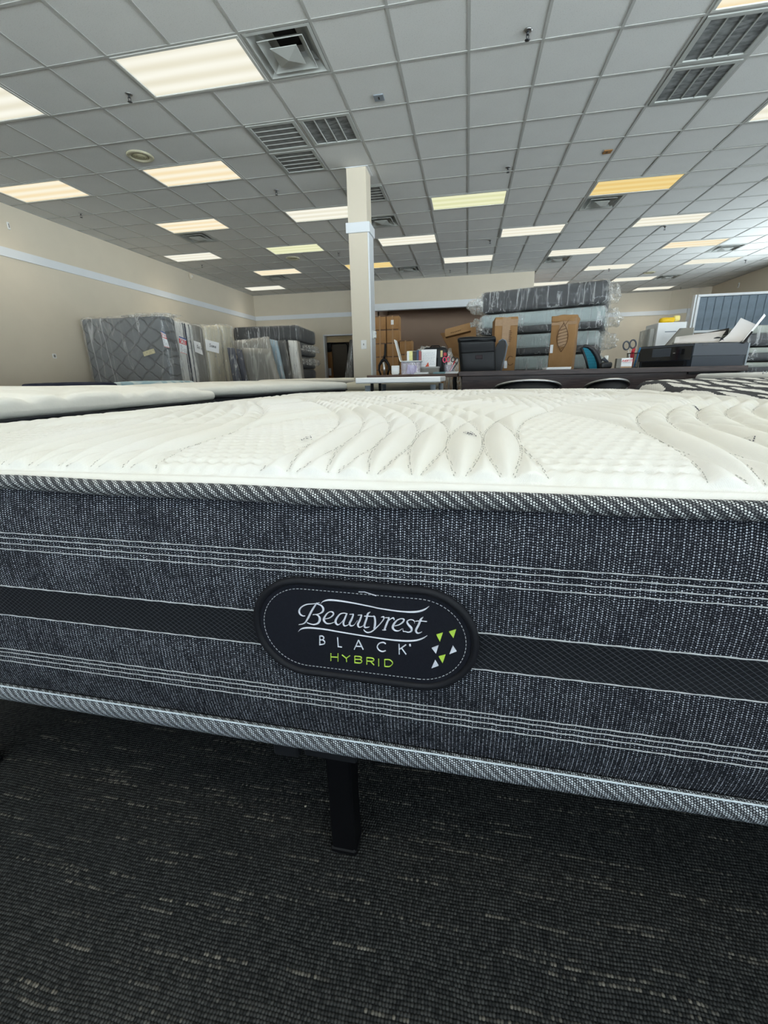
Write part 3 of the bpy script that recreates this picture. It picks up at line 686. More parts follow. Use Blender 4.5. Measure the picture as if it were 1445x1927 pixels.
for i in range(len(pl)): lens.append(lens[-1]+math.dist(pl[i], pl[(i+1) % len(pl)]))
def along(u):
    u %= lens[-1]
    for i in range(len(pl)):
        if lens[i+1] >= u: f = (u-lens[i])/max(1e-9, lens[i+1]-lens[i]); A_, B_ = Vector(pl[i]), Vector(pl[(i+1) % len(pl)]); return A_+(B_-A_)*f
    return Vector(pl[0])
u = 0
while u < lens[-1]-.002: sd.tube([along(u), along(u+.0026)], .00038, 5); u += .0043
tag(sd.build('dashed_stitching', m_thread, patch), kind='stuff')
def stroke(mb, pts, conv, unit, k=6, y=YP-.0006, th=.0007):
    """raised satin-stitch stroke; pts (x, y, width) in traced units"""
    P = catmull(pts, k) if len(pts) > 2 else [np.array(p, float) for p in pts]; L_ = []; R_ = []
    Q = [Vector(conv(p[0], p[1])) for p in P]
    for i, p in enumerate(Q):
        d = (Q[min(i+1, len(Q)-1)]-Q[max(i-1, 0)]); d = d.normalized() if d.length > 0 else Vector((1, 0)); nn_ = Vector((-d.y, d.x))*(max(P[i][2], 3)*unit/2)
        L_.append(p+nn_); R_.append(p-nn_)
    n = len(Q); V = [(p.x, y, p.y) for p in L_]+[(p.x, y-th, p.y) for p in Q]+[(p.x, y, p.y) for p in R_]
    V += [(p.x, y+.0008, p.y) for p in L_]+[(p.x, y+.0008, p.y) for p in R_]
    F = []
    for i in range(n-1): F += [(i, i+1, n+i+1, n+i), (n+i, n+i+1, 2*n+i+1, 2*n+i), (3*n+i, 3*n+i+1, i+1, i), (2*n+i, 2*n+i+1, 4*n+i+1, 4*n+i)]
    F += [(0, n, 2*n, 4*n, 3*n), (n-1, 4*n-1, 5*n-1, 3*n-1, 2*n-1)]
    mb.add(V, F, 0, False)
c1 = lambda x, y: face_st(550+x/9.633, 1100+y/9.633, YP); c2 = lambda x, y: face_st(670+x/9.633, 1110+y/9.633, YP); c3 = lambda x, y: face_st(590+x/4.817, 1180+y/4.817, YP)
U1 = .126/236/9.633*.98; U3 = U1*2
sc = MB()
for st in ([(235, 565, 6), (190, 565, 20), (140, 530, 32), (128, 470, 34), (170, 405, 26), (260, 360, 20), (400, 345, 14), (495, 325, 12)], [(450, 330, 26), (400, 400, 34), (345, 490, 38), (290, 600, 38), (240, 680, 30), (190, 712, 18), (120, 722, 6)],
           [(440, 345, 14), (520, 375, 26), (560, 430, 40), (550, 490, 34), (480, 530, 16), (375, 542, 8)], [(430, 538, 14), (480, 570, 30), (500, 630, 46), (470, 695, 36), (400, 722, 24), (330, 710, 14), (270, 685, 6)],
           [(600, 620, 10), (680, 600, 18), (740, 550, 30), (740, 505, 28), (690, 490, 14), (630, 525, 24), (580, 600, 38), (575, 650, 42), (620, 700, 26), (690, 705, 16), (760, 680, 8)],
           [(1000, 525, 10), (930, 515, 14), (860, 540, 24), (800, 620, 38), (785, 680, 42), (820, 725, 30), (870, 705, 14), (940, 620, 10), (985, 530, 14)], [(990, 520, 30), (955, 610, 34), (925, 690, 38), (945, 745, 24), (1000, 735, 12), (1050, 700, 6)],
           [(1040, 535, 6), (1085, 535, 12), (1105, 545, 28), (1075, 630, 36), (1040, 700, 38), (1060, 745, 28), (1120, 730, 12), (1180, 650, 8)], [(1190, 550, 6), (1235, 550, 12), (1255, 560, 28), (1225, 640, 36), (1190, 720, 38), (1210, 770, 24), (1270, 755, 10), (1300, 720, 6)],
           [(1415, 495, 8), (1370, 530, 34), (1345, 620, 36), (1310, 730, 36), (1320, 775, 28), (1380, 770, 12), (1400, 760, 6)], [(1305, 570, 12), (1360, 570, 14), (1480, 575, 12)]): stroke(sc, st, c1, U1)
for st in ([(290, 480, 12), (330, 482, 30), (345, 560, 38), (340, 650, 40), (325, 700, 26)], [(455, 490, 8), (500, 490, 30), (500, 530, 24), (440, 610, 18), (350, 700, 22), (280, 755, 22), (210, 770, 22), (160, 745, 18), (140, 715, 8)],
           [(530, 500, 8), (575, 502, 14), (597, 512, 30), (560, 600, 36), (525, 690, 36), (515, 725, 36)], [(475, 723, 8), (515, 724, 10), (545, 722, 8)], [(560, 590, 10), (620, 530, 14), (675, 507, 24), (690, 540, 24)],
           [(700, 650, 10), (780, 630, 18), (850, 580, 30), (865, 535, 30), (820, 520, 16), (750, 545, 22), (690, 610, 36), (665, 680, 42), (700, 730, 30), (770, 740, 16), (840, 700, 8)],
           [(1060, 600, 8), (1055, 565, 14), (1020, 540, 12), (970, 540, 16), (925, 575, 28), (950, 630, 38), (1000, 690, 44), (1000, 745, 32), (950, 765, 18), (890, 750, 10), (855, 745, 14), (850, 700, 6)],
           [(1215, 490, 8), (1170, 540, 38), (1130, 640, 38), (1085, 730, 38), (1110, 780, 28), (1160, 775, 14), (1195, 755, 6)], [(1075, 565, 8), (1150, 560, 12), (1285, 570, 8)]): stroke(sc, st, c2, U1)
sc.build('script_lettering', m_embroid, patch)
sw = MB()
sh2 = lambda L_: [(x+1156, y+96, w_) for x, y, w_ in L_]
stroke(sw, [(515, 345, 4), (560, 305, 20), (640, 282, 34), (740, 282, 38), (900, 300, 32), (1150, 342, 24), (1440, 400, 20)]+sh2([(400, 330, 20), (650, 370, 24), (850, 393, 28), (1000, 400, 34), (1130, 390, 36), (1240, 355, 28), (1325, 295, 4)]), c1, U1)
stroke(sw, [(110, 848, 4), (160, 805, 24), (240, 785, 34), (360, 785, 34), (600, 812, 30), (850, 855, 24), (1150, 905, 22), (1440, 950, 20)]+sh2([(550, 893, 26), (750, 915, 32), (950, 925, 34), (1100, 912, 32), (1210, 875, 24), (1290, 825, 4)]), c1, U1)
sw.build('swoosh', m_embroid, patch)
th_ = MB(); stroke(th_, [(50, 26, 12), (100, 30, 14), (150, 28, 14)], c2, U1, y=YP-.0014); stroke(th_, [(150, 26, 10), (260, 62, 10), (370, 98, 14)], c2, U1, y=YP-.0014); th_.build('loose_thread', m_embroid, patch)
bl = MB()
def seg3(mb, L_, w_=11, k=5):
    for st in L_: stroke(mb, [(x, y, w_) for x, y in st], c3, U3, k)
seg3(bl, [[(57, 78), (57, 160)], [(57, 80), (82, 81), (94, 97), (82, 113), (57, 115)], [(82, 114), (101, 130), (95, 152), (57, 158)], [(218, 92), (224, 178)], [(224, 176), (258, 180)], [(370, 200), (408, 116)], [(408, 116), (450, 202)], [(385, 172), (437, 175)],
          [(655, 150), (630, 137), (595, 147), (577, 178), (595, 208), (625, 220), (655, 212)], [(775, 152), (777, 244)], [(838, 158), (780, 200)], [(798, 190), (838, 245)]])
seg3(bl, [[(868, 163), (882, 163)]], 26)
bl.build('block_lettering', m_embroid, patch)
hy = MB()
seg3(hy, [[(158, 237), (158, 303)], [(222, 238), (222, 309)], [(158, 268), (222, 272)], [(258, 250), (297, 281)], [(297, 281), (331, 257)], [(297, 281), (300, 313)], [(374, 262), (374, 322)], [(374, 262), (422, 266), (435, 278), (422, 290), (374, 290)], [(422, 291), (438, 307), (424, 324), (374, 320)],
          [(483, 274), (483, 336)], [(483, 275), (533, 280), (548, 295), (533, 308), (483, 306)], [(515, 308), (549, 342)], [(590, 286), (591, 352)], [(645, 291), (645, 354)], [(645, 292), (690, 295), (717, 325), (690, 355), (645, 354)]], 9)
hy.build('green_lettering', m_embgreen, patch)
for tri, mm in (([(1113, 65), (1172, 48), (1145, 127)], m_embgreen), ([(1228, 38), (1292, 18), (1268, 95)], m_embgreen), ([(1135, 262), (1196, 247), (1170, 322)], m_embgreen), ([(1072, 186), (1133, 163), (1110, 236)], m_embroid), ([(1262, 165), (1232, 240), (1296, 215)], m_embroid), ([(1102, 295), (1070, 368), (1133, 345)], m_embroid)):
    Q = [c3(*p) for p in tri]; MB().prism(Q, YP-.0012, YP+.0005).build('triangle', mm, patch)
# black steel bed frame under it
bf = thing('bed_frame', 'black steel platform bed frame under the nearest mattress', 'bed frame', FO, FA)
XS0, XS1 = S0+.03, S1-.03
for (y0, y1) in ((.030, .062), (TD-.062, TD-.03)):
    r_ = MB().cbox(XS0, XS1, y0, y1, .240, .2765, .003).build('side_rail', m_black, bf)
MB().cbox(XS0, XS1, .022, .030, .2590, .2625, .001).build('rail_lip', m_black, bf)
for x0 in (XS0, -.11, XS1-.032): MB().cbox(x0, x0+.032, .062, TD-.062, .240, .2765, .003).build('cross_rail', m_black, bf)
for k in range(12): y_ = .15+k*.155; MB().cbox(XS0+.032, XS1-.032, y_, y_+.03, .262, .2775, .002).build('slat', m_black, bf)
for yy in (.066, 1.0, TD-.104):
    for x_ in (S0+.155, -.165, S1-.20):
        lg = MB().cbox(x_-.019, x_+.019, yy, yy+.038, .008, .262, .003).build('leg', m_black, bf)
        MB().cbox(x_-.021, x_+.021, yy-.002, yy+.040, 0, .012, .003).build('foot_cap', m_black, lg)
MB().cbox(-.232, -.198, .012, .03, .2435, .2785, .002).build('bracket', m_blackpl, bf)
MB().cbox(-.19, -.12, .014, .034, .2475, .277, .002).build('bracket', m_blackpl, bf)
# crumb and stray fibres on the carpet
p = at_z(575, 1518, 0); MB().lathe([(.0008, 0), (.0022, .0012), (.0009, .0022)], n=7).build('crumb', m_cream, None, p, (0, 0, .4)); tag(bpy.data.objects['crumb'], 'tiny cream crumb on the carpet beside the black bed leg', 'crumb')
# ------------------------------------------------------------------ lettering helper (plain strokes)
GLY = {'S': [[(.9, .85), (.6, 1), (.2, .95), (.1, .75), (.4, .55), (.8, .42), (.9, .2), (.6, 0), (.1, .12)]], 'A': [[(0, 0), (.5, 1), (1, 0)], [(.2, .38), (.8, .38)]], 'L': [[(.1, 1), (.1, 0), (.9, 0)]], 'E': [[(.9, 1), (.1, 1), (.1, 0), (.9, 0)], [(.1, .52), (.75, .52)]],
       'V': [[(0, 1), (.5, 0), (1, 1)]], 'R': [[(.1, 0), (.1, 1), (.8, .95), (.9, .72), (.1, .5)], [(.4, .5), (.95, 0)]], 'I': [[(.5, 0), (.5, 1)]], 'T': [[(0, 1), (1, 1)], [(.5, 1), (.5, 0)]],
       'a': [[(.8, .55), (.4, .6), (.1, .3), (.35, 0), (.8, .2), (.8, .55), (.85, 0)]], 'l': [[(.3, 1), (.3, .1), (.6, 0)]], 'e': [[(.1, .3), (.8, .35), (.6, .6), (.2, .5), (.15, .1), (.6, 0), (.9, .15)]], 'm': [[(.05, 0), (.1, .6), (.35, .55), (.45, 0)], [(.45, .4), (.7, .6), (.9, 0)]],
       'H': [[(.1, 0), (.1, 1)], [(.9, 0), (.9, 1)], [(.1, .5), (.9, .5)]], 'i': [[(.5, 0), (.5, .6)]], 'n': [[(.1, 0), (.1, .6)], [(.1, .4), (.5, .6), (.8, .4), (.85, 0)]], 'u': [[(.1, .6), (.15, .1), (.5, 0), (.8, .2), (.85, .6)], [(.85, .6), (.9, 0)]]}
def letters(mb, text, o, ex, ez, size, wd, off, slant=0, gap=.3, asp=.75):
    """flat raised letters: o lower-left corner, ex/ez unit axes, off = small offset vector"""
    o, ex, ez, off = Vector(o), Vector(ex).normalized(), Vector(ez).normalized(), Vector(off); cx_ = 0
    for ch in text:
        for st in GLY.get(ch, []):
            for (a, b), (c, d) in zip(st, st[1:]):
                p0 = o+ex*((cx_+a*asp+slant*b)*size)+ez*(b*size)+off; p1 = o+ex*((cx_+c*asp+slant*d)*size)+ez*(d*size)+off
                dd_ = (p1-p0).normalized(); nn_ = dd_.cross(off.normalized())*(wd/2)
                mb.add([p0-nn_-dd_*wd*.4, p1-nn_+dd_*wd*.4, p1+nn_+dd_*wd*.4, p0+nn_-dd_*wd*.4], [(0, 1, 2, 3)])
        cx_ += asp+gap
    return mb

# ------------------------------------------------------------------ neighbouring beds
def lying(label, x0, x1, y0, y1, z0, z1, mtop, mside, T=None, side_h=None, crown=.04, qamp=.006, qs=14, step=.05, r=.08, group=None, name='mattress', tape=None, rz=0, loc=(0, 0, 0), base=None, tilt=None):
    t = thing(name, label, 'mattress', loc, rz, group)
    zs = side_h if side_h is not None else z1-.09
    cx_, cy_ = (x0+x1)/2, (y0+y1)/2
    def disp(p, n):
        f = max(0, 1-((p.x-cx_)/((x1-x0)/2))**4)*max(0, 1-((p.y-cy_)/((y1-y0)/2))**4)
        q_ = abs(math.sin(p.x*qs+1.5*math.sin(p.y*qs*.55)))*abs(math.sin(p.y*qs*.8+1.3*math.sin(p.x*qs*.6)))
        q_ = min(1, 2.4*q_)**.7
        return n.z*(crown*f if n.z > 0 else 0)+qamp*q_*max(0, n.z)*min(1, 12*f)+.003*wob(p, 2)
    MB().cushion(x0, x1, y0, y1, zs, z1, min(r, (z1-zs)*.48), step, disp, T=tilt).build('top_panel', mtop, t)
    MB().cushion(x0+.012, x1-.012, y0+.012, y1-.012, z0, zs+.012, .03, .25, T=tilt).build('side_border', mside, t)
    if tape:
        e = MB(); R_ = .04; pts = []
        for (cx2, cy2, a0) in ((x1-R_, y0+R_, -90), (x1-R_, y1-R_, 0), (x0+R_, y1-R_, 90), (x0+R_, y0+R_, 180)):
            for k in range(5): a = math.radians(a0+90*k/4); pts.append((cx2+R_*math.cos(a), cy2+R_*math.sin(a), zs-.004+.002*math.sin(k+cx2*9)))
        P2 = []
        for i in range(len(pts)):
            a, b = Vector(pts[i]), Vector(pts[(i+1) % len(pts)]); nn_ = max(1, int((b-a).length/.12))
            for k in range(nn_): pp = a+(b-a)*k/nn_; P2.append((pp.x, pp.y, pp.z+.004*math.sin(pp.x*7+pp.y*9)))
        e.tube(P2, .0075, 6, closed=True); e.build('edge_tape', tape, t)
    if base:
        MB().cbox(x0+.02, x1-.02, y0+.02, y1-.02, base, z0-.002, .01).build('foundation', m_charcoal, t)
        for (a, b) in ((x0+.1, y0+.1), (x1-.15, y0+.1), (x0+.1, y1-.15), (x1-.15, y1-.15)): MB().box(a, a+.05, b, b+.05, 0, base+.002).build('leg', m_black, t)
    return t
m_blackside = simple('black_side_fabric', (.012, .014, .018), .8, var=.2, vs=30)
m_whiteq = simple('ivory_stretch_knit', (.80, .785, .72), .8, var=.06, vs=3, bs=.6, bd=.006, bscale=14)
m_whitecool = simple('cool_white_knit', (.70, .71, .69), .8, var=.04, vs=3, bs=.3, bd=.002, bscale=40)
lying('ivory cloud-quilted mattress with black sides on the left, beside the nearest one', -3.02, -1.475, -.35, 2.42, .30, .655, m_whiteq, m_blackside, side_h=.603, crown=.034, qamp=.021, qs=13, step=.025, r=.03, tape=m_blackside, base=.12)
B0 = Vector((-1.90, 2.75, 0)); rb = math.atan2(1.65, .70)-PI/2
lying('ivory mattress with dark grey edge tape, behind the cloud-quilted one', -1.50, 0, 0, 1.80, .30, .668, m_whiteq, m_charcoal, side_h=.602, crown=.028, qamp=.006, qs=22, r=.035, tape=m_charcoal, rz=rb, loc=B0, base=.12)
lying('low cream mattress behind the white table legs', -1.42, -.33, 5.02, 5.95, .30, .655, m_cream, m_cream, crown=.02, base=.12)
lying('cream mattress lying far back before the doorway', -4.2, -1.95, 8.4, 10.0, .30, .700, m_whiteq, m_cream, crown=.01, base=.12)
lying('navy mattress at the far left edge beyond the ivory one', -6.2, X_at(146, 5.2, 730), 5.2, 5.95, .28, .708, m_navy, m_navy, crown=.012, r=.05, side_h=.55, qamp=.01, base=.12)
lying('pale blue wave-quilted mattress before the upright wrapped ones', -5.5, X_at(303, 6.05, 727), 6.05, 6.95, .28, .712, m_paleblue, m_paleblue, crown=.012, r=.05, side_h=.55, qamp=.004, base=.12)

# patterned mattress on the right
q = Mat('charcoal_ogee_print', (.05, .05, .055), .75, spec=.2); x, y, z = q.coords()
a = (x-y*.16)/.105; ai = a.floor(); b = y/.30+(ai*.5).fract(); af = a.fract()-.5; bf_ = b.fract()-.5
zig = ((y/.035).fract()-.5).abs()*.22
e = (af+bf_*.55).abs()*2.1+bf_.abs()*1.15+zig
ln_ = (((x-y*.3)/.009).fract()).lt(.18)*.25
q.color(q.mix(e.lt(.80)*1.0, q.mix(q.noise(90, 2)*.5, (.030, .031, .036), (.07, .07, .075)), q.mix(ln_, (.66, .65, .61), (.38, .37, .34)))); q.bump(1.0-e.sst(.8, 1.2), .5, .003); m_ikat = q.m
lying('charcoal and ivory ogee-patterned mattress at right behind the nearest one', .99, 2.95, .95, 2.98, .32, .672, m_ikat, m_charcoal, side_h=.50, crown=.010, r=.085, qamp=.003, qs=20, step=.05, base=.12, tilt=Matrix(((1, 0, 0, 0), (0, 1, 0, 0), (0, .075, 1, -.075*2.98), (0, 0, 0, 1))))
# white printed mattress at the far right
wx = X_at(1384, 3.45, 700)
t = lying('white mattress with faint grey lettering at the right edge below the wrapped stack', wx, wx+1.9, 3.10, 4.0, .3, .690, m_white_fab, m_white_fab, side_h=.62, crown=.004, r=.03, qamp=.004, base=.12)

# ------------------------------------------------------------------ white table in front of the back desk
t = thing('folding_table', 'pale grey topped table with tubular grey legs, nearest the column', 'table', (0, 0, 0))
MB().cbox(-.815, -.19, 3.2, 4.0, .672, .7125, .006).build('tabletop', m_tabletop, t)
for (a, b) in ((-.735, 3.26), (-.245, 3.26), (-.735, 3.92), (-.225, 3.92)): MB().tube([(a, b, .012), (a, b, .655)], .021, 12).lathe([(.026, 0), (.026, .012)], (a, b, 0), 12).build('leg', m_greymetal, t)
# ------------------------------------------------------------------ dark desk
DY = 4.05
dx0, dx1 = X_at(863, DY, 704), X_at(1408, DY, 693)
t = thing('desk', 'long espresso wood desk with a dark modesty panel', 'desk', (0, 0, 0))
MB().cbox(dx0, dx1, DY, DY+1.0, .707, .7495, .003).build('desktop', m_espresso, t)
MB().cbox(dx0+.03, X_at(1381, DY+.02, 704), DY+.02, DY+.045, .05, .707, .002).build('modesty_panel', m_espresso, t)
for xx in (dx0+.03, X_at(1381, DY+.02, 704)-.03): MB().cbox(xx, xx+.03, DY+.046, DY+.97, .0, .707, .002).build('end_panel', m_espresso, t)
MB().cbox(X_at(1295, DY, 704), X_at(1385, DY, 704), DY+.004, DY+.02, .692, .707, .001).build('edge_strip', m_black, t)
# two curved chairs before the desk
def curved_chair(label, px0, px1, Y, ztop):
    x0, x1 = X_at(px0, Y, 718), X_at(px1, Y, 718); cx_ = (x0+x1)/2; w2 = (x1-x0)/2
    t = thing('side_chair', label, 'chair', (cx_, Y, 0))
    P = [(w2*math.cos(a), .10-.16*math.sin(a)*1.0+.10, ztop-.055*(1-math.sin(a))) for a in [PI*k/16 for k in range(17)]]
    MB().tube(P, .011, 8).build('back_rail', m_steel, t)
    bk = MB(); n = len(P)
    V = [(p[0]*.97, p[1], p[2]-.006) for p in P]+[(p[0]*.8, p[1]+.03, p[2]-.17) for p in P]; V += [(a, b+.022, c) for a, b, c in V]
    F = []
    for i in range(n-1): F += [(i, i+1, n+i+1, n+i), (2*n+i, 3*n+i, 3*n+i+1, 2*n+i+1), (i, 2*n+i, 2*n+i+1, i+1), (n+i, n+i+1, 3*n+i+1, 3*n+i)]
    bk.add(V, F, 0, True).build('backrest', m_leather, t)
    MB().cushion(-w2*.85, w2*.85, .07, .50, .40, .47, .03, .1).build('seat', m_leather, t)
    for a in (-1, 1):
        for b in (.12, .46): MB().tube([(a*w2*.75, b, 0), (a*w2*.7, b, .41)], .011, 8).build('leg', m_steel, t)
    for a in (-1, 1): MB().tube([(a*w2*.72, .46, .40), (a*w2*.9, .25, .50), (a*w2*.97, .2, ztop-.06)], .010, 8).build('back_post', m_steel, t)
curved_chair('black chair with a curved steel-edged back before the dark desk, left one', 936, 1066, 3.30, .672)
curved_chair('black chair with a curved steel-edged back beside the ogee-patterned mattress', 1116, 1200, 3.45, .668)

# ------------------------------------------------------------------ brown table with office clutter
TY = 4.45
bx0, bx1 = X_at(690, TY, 706), X_at(861, TY, 704)
t = thing('side_table', 'brown laminate table with black legs, covered in office clutter', 'table', (0, 0, 0))
MB().cbox(bx0, bx1, TY, TY+.50, .703, .735, .003).build('tabletop', m_brownlam, t)
for (a, b) in ((bx0+.03, TY+.03), (bx1-.045, TY+.03), (bx0+.03, TY+.45), (bx1-.045, TY+.45)): MB().cbox(a, a+.028, b, b+.028, 0, .703, .002).build('leg', m_black, t)
TZ = .7355
def pz(px, py, Y): return at_y(px, py, Y)
# bicycle-fork like tool
p = pz(723, 706, TY+.12); t = thing('bicycle_fork', 'black bicycle fork with silver tube standing beside the boxes', 'fork', (p.x, p.y, TZ))
s_ = 4.75/802
MB().tube([(.016, 0, .30), (.012, 0, .20), (.002, 0, .16)], [.010, .011, .016], 10).build('steerer', m_black, t)
MB().tube([(-.036, 0, 0), (-.054, 0, .05), (-.050, 0, .095), (-.022, 0, .135), (0, 0, .155), (.022, 0, .137), (.048, 0, .10), (.052, 0, .055), (.036, 0, 0)], [.009, .010, .012, .016, .020, .016, .012, .010, .009], 8).build('crown', m_black, t)
MB().tube([(.006, -.012, 0), (.0, -.012, .125)], .014, 10).build('silver_tube', m_steel, t)
MB().tube([(.048, 0, .08), (.068, 0, .085), (.070, 0, .01)], .004, 6).build('hook', m_black, t)
# white card box
p = pz(744, 704, TY+.06); t = thing('clock', 'small white square clock stand beside the clear bin', 'clock', (p.x, p.y, TZ))
MB().cbox(-.040, .040, -.01, .02, .010, .088, .004).build('case', m_whitepl, t); MB().box(-.028, .028, -.0112, -.010, .03, .07).build('face', m_paper, t); MB().cbox(-.034, .034, -.02, .03, 0, .010, .003).build('stand', m_whitepl, t)
# clear bin with contents
p0, p1 = pz(755, 704, TY+.06), pz(790, 704, TY+.06); bw = (p1.x-p0.x)/2; bc = (p0.x+p1.x)/2
t = thing('storage_bin', 'clear plastic bin with purple folder inside under the laptop', 'bin', (bc, TY+.06, TZ))
binm = MB(); th = .003
binm.box(-bw, bw, 0, .2, 0, th).box(-bw, -bw+th, 0, .2, th, .118).box(bw-th, bw, 0, .2, th, .118).box(-bw, bw, 0, th, th, .118).box(-bw, bw, .2-th, .2, th, .118).build('tub', m_clearbin, t)
MB().cbox(-bw-.004, bw+.004, -.004, .204, .118, .123, .002).build('lid', m_greymetal, t)
t2 = thing('folder', 'lilac folder leaning inside the clear bin', 'folder', (bc, TY+.07, TZ+.005)); MB().cbox(-bw*.45, bw*.55, .006, .012, 0, .085, .001, T=Matrix.Rotation(.15, 4, 'Y')).build('cover', simple('lilac_card', (.45, .36, .62), .6), t2)
t2 = thing('notebook', 'pink and white notebook slanting inside the clear bin', 'notebook', (bc-bw*.50, TY+.10, TZ+.006)); MB().cbox(-.012, .006, .0, .06, 0, .095, .001, T=Matrix.Rotation(.22, 4, 'Y')).build('cover', simple('pink_card', (.50, .30, .30), .6), t2)
BZ = TZ+.1235
# laptop seen from its side
p = pz(753, 683, TY+.08); t = thing('laptop', 'thin silver laptop opened on the clear bin', 'laptop', (p.x, TY+.07, BZ))
MB().cbox(0, .215, 0, .15, 0, .008, .002).build('base', m_whitepl, t)
MB().cbox(-.004, .004, 0, .15, 0, .215, .002, T=Tr(0, 0, .004) @ Matrix.Rotation(-.27, 4, 'Y')).build('screen', m_whitepl, t)
MB().box(.02, .20, .01, .10, .008, .0095).build('keyboard', m_blackpl, t)
# books on the bin
bz2 = BZ+.0098
for (a, b, top, cols, lb) in ((766, 777, 661, (.72, .68, .30), 'yellow and green book standing on the laptop'), (777, 784, 661, (.05, .045, .04), 'dark book beside the yellow one'), (784, 788, 659, (.06, .09, .16), 'thin navy book on the bin'), (788, 792, 661, (.35, .10, .10), 'thin maroon book next to the white sheet')):
    xa, xb = pz(a, 680, TY+.1).x, pz(b, 680, TY+.1).x; zt = Z_at(a, top, TY+.1)
    t = thing('book', lb, 'book', ((xa+xb)/2, TY+.08, bz2), 0, 'books on the clear bin')
    hw = (xb-xa)/2-.0008; hh = zt-bz2
    MB().cbox(-hw, hw, 0, .10, 0, hh, .002).build('cover', simple('cover_'+lb.split()[0], cols, .5, var=.3, vs=40), t)
    MB().box(-hw+.002, hw-.002, .003, .102, .003, hh+.0006).build('pages', m_paper, t)
    if a == 766:
        MB().box(-hw, -hw*.2, -.001, 0, .0, hh*.98).build('white_spine', m_paper, t); MB().lathe([(.002, -.0015), (.012, -.0012)], (hw*.35, 0, 0), 12, T=Tr(0, 0, hh*.72) @ Matrix.Rotation(PI/2, 4, 'X')).build('sun_motif', m_yellow, t)
# black case with white sheet
p0, p1 = pz(795, 700, TY+.38), pz(841, 700, TY+.38)
t = thing('briefcase', 'black rounded case with small tags standing behind the white sheet', 'case', ((p0.x+p1.x)/2, TY+.36, TZ))
cw = (p1.x-p0.x)/2; zt = Z_at(818, 653, TY+.38)-TZ
MB().cushion(-cw, cw, 0, .09, 0, zt, .045, .08, lambda p, n: .001*wob(p, 20)).build('shell', m_leather, t)
MB().cbox(cw*.45, cw*.62, -.004, 0, zt*.62, zt*.86, .002).build('tag', simple('buff_tag', (.6, .5, .25), .6), t); MB().cbox(cw*.70, cw*.95, -.004, 0, zt*.66, zt*.78, .002).build('tag', m_redpl, t)
for a in (.1, .55): MB().cbox(cw*a, cw*a+.02, -.006, 0, .01, zt*.6, .002).build('strap', m_black, t)
MB().tube([(-cw*.4, .045, zt-.004), (-cw*.3, .045, zt+.012), (cw*.3, .045, zt+.012), (cw*.4, .045, zt-.004)], .006, 8).build('handle', m_black, t)
p0, p1 = pz(791, 690, TY+.2), pz(820, 690, TY+.2); t = thing('grey_box', 'low grey box in front of the black case', 'box', ((p0.x+p1.x)/2+.02, TY+.16, TZ))
gw = (p1.x-p0.x)/2+.015; MB().cbox(-gw, gw, 0, .12, 0, .062, .003).build('body', m_greyfab, t); MB().cbox(-gw-.003, gw+.003, -.003, .123, .058, .072, .002).build('lid', simple('light_grey_card', (.33, .33, .32), .7), t)
sx0 = pz(791, 690, TY+.22).x; sx1 = pz(820, 690, TY+.22).x
t = thing('paper_sheet', 'white handwritten sheet propped against the black case', 'paper', (0, 0, 0)); zb, zt2 = TZ+.0735, Z_at(805, 657, TY+.24)
MB().add([(sx0, TY+.23, zb), (sx1, TY+.23, zb), (sx1, TY+.30, zt2), (sx0, TY+.30, zt2), (sx0, TY+.231, zb), (sx1, TY+.231, zb), (sx1, TY+.301, zt2), (sx0, TY+.301, zt2)], [(0, 1, 2, 3), (7, 6, 5, 4), (0, 4, 5, 1), (3, 2, 6, 7), (0, 3, 7, 4), (1, 5, 6, 2)]).build('sheet', m_paper, t)
wr = MB(); rg = random.Random(5)
for k in range(9):
    f = .1+.085*k; yy0 = TY+.23+.07*f-.0012; z_ = zb+(zt2-zb)*f; xx = sx0+.02
    while xx < sx1-.02:
        l_ = rg.uniform(.006, .02); wr.add([(xx, yy0, z_), (min(xx+l_, sx1-.01), yy0, z_+.002), (min(xx+l_, sx1-.01), yy0, z_+.0045), (xx, yy0, z_+.0025)], [(0, 1, 2, 3)]); xx += l_+.006
wr.build('handwriting', simple('blue_grey_ink', (.22, .25, .34), .8), t)
# crumpled polythene heaps behind
def heap(name, label, c, r, m, seed, parent=None, cat='plastic sheeting', loc0=None):
    bm = bmesh.new(); bmesh.ops.create_icosphere(bm, subdivisions=4, radius=1); rg_ = random.Random(seed); ph = [rg_.uniform(0, 6) for _ in range(9)]
    for v in bm.verts:
        p_ = v.co.copy(); f = 1+.16*math.sin(5*p_.x+ph[0]+3*math.sin(4*p_.z+ph[1]))+.12*math.sin(9*p_.y+ph[2]+2*math.sin(7*p_.x+ph[3]))+.07*abs(math.sin(13*p_.z+ph[4]+3*math.sin(6*p_.y+ph[5])))+.05*abs(math.sin(21*p_.x+ph[6]+9*p_.y))
        v.co = Vector((p_.x*r[0]*f, p_.y*r[1]*f, p_.z*r[2]*f))
        if v.co.z < -r[2]*.9: v.co.z = -r[2]*.9
    me = bpy.data.meshes.new(name); bm.to_mesh(me); bm.free(); me.materials.append(m); me.polygons.foreach_set('use_smooth', [True]*len(me.polygons))
    o = bpy.data.objects.new(name, me); COL.objects.link(o); o.location = c
    if parent: o.parent = parent
    else: tag(o, label, cat)
    return o
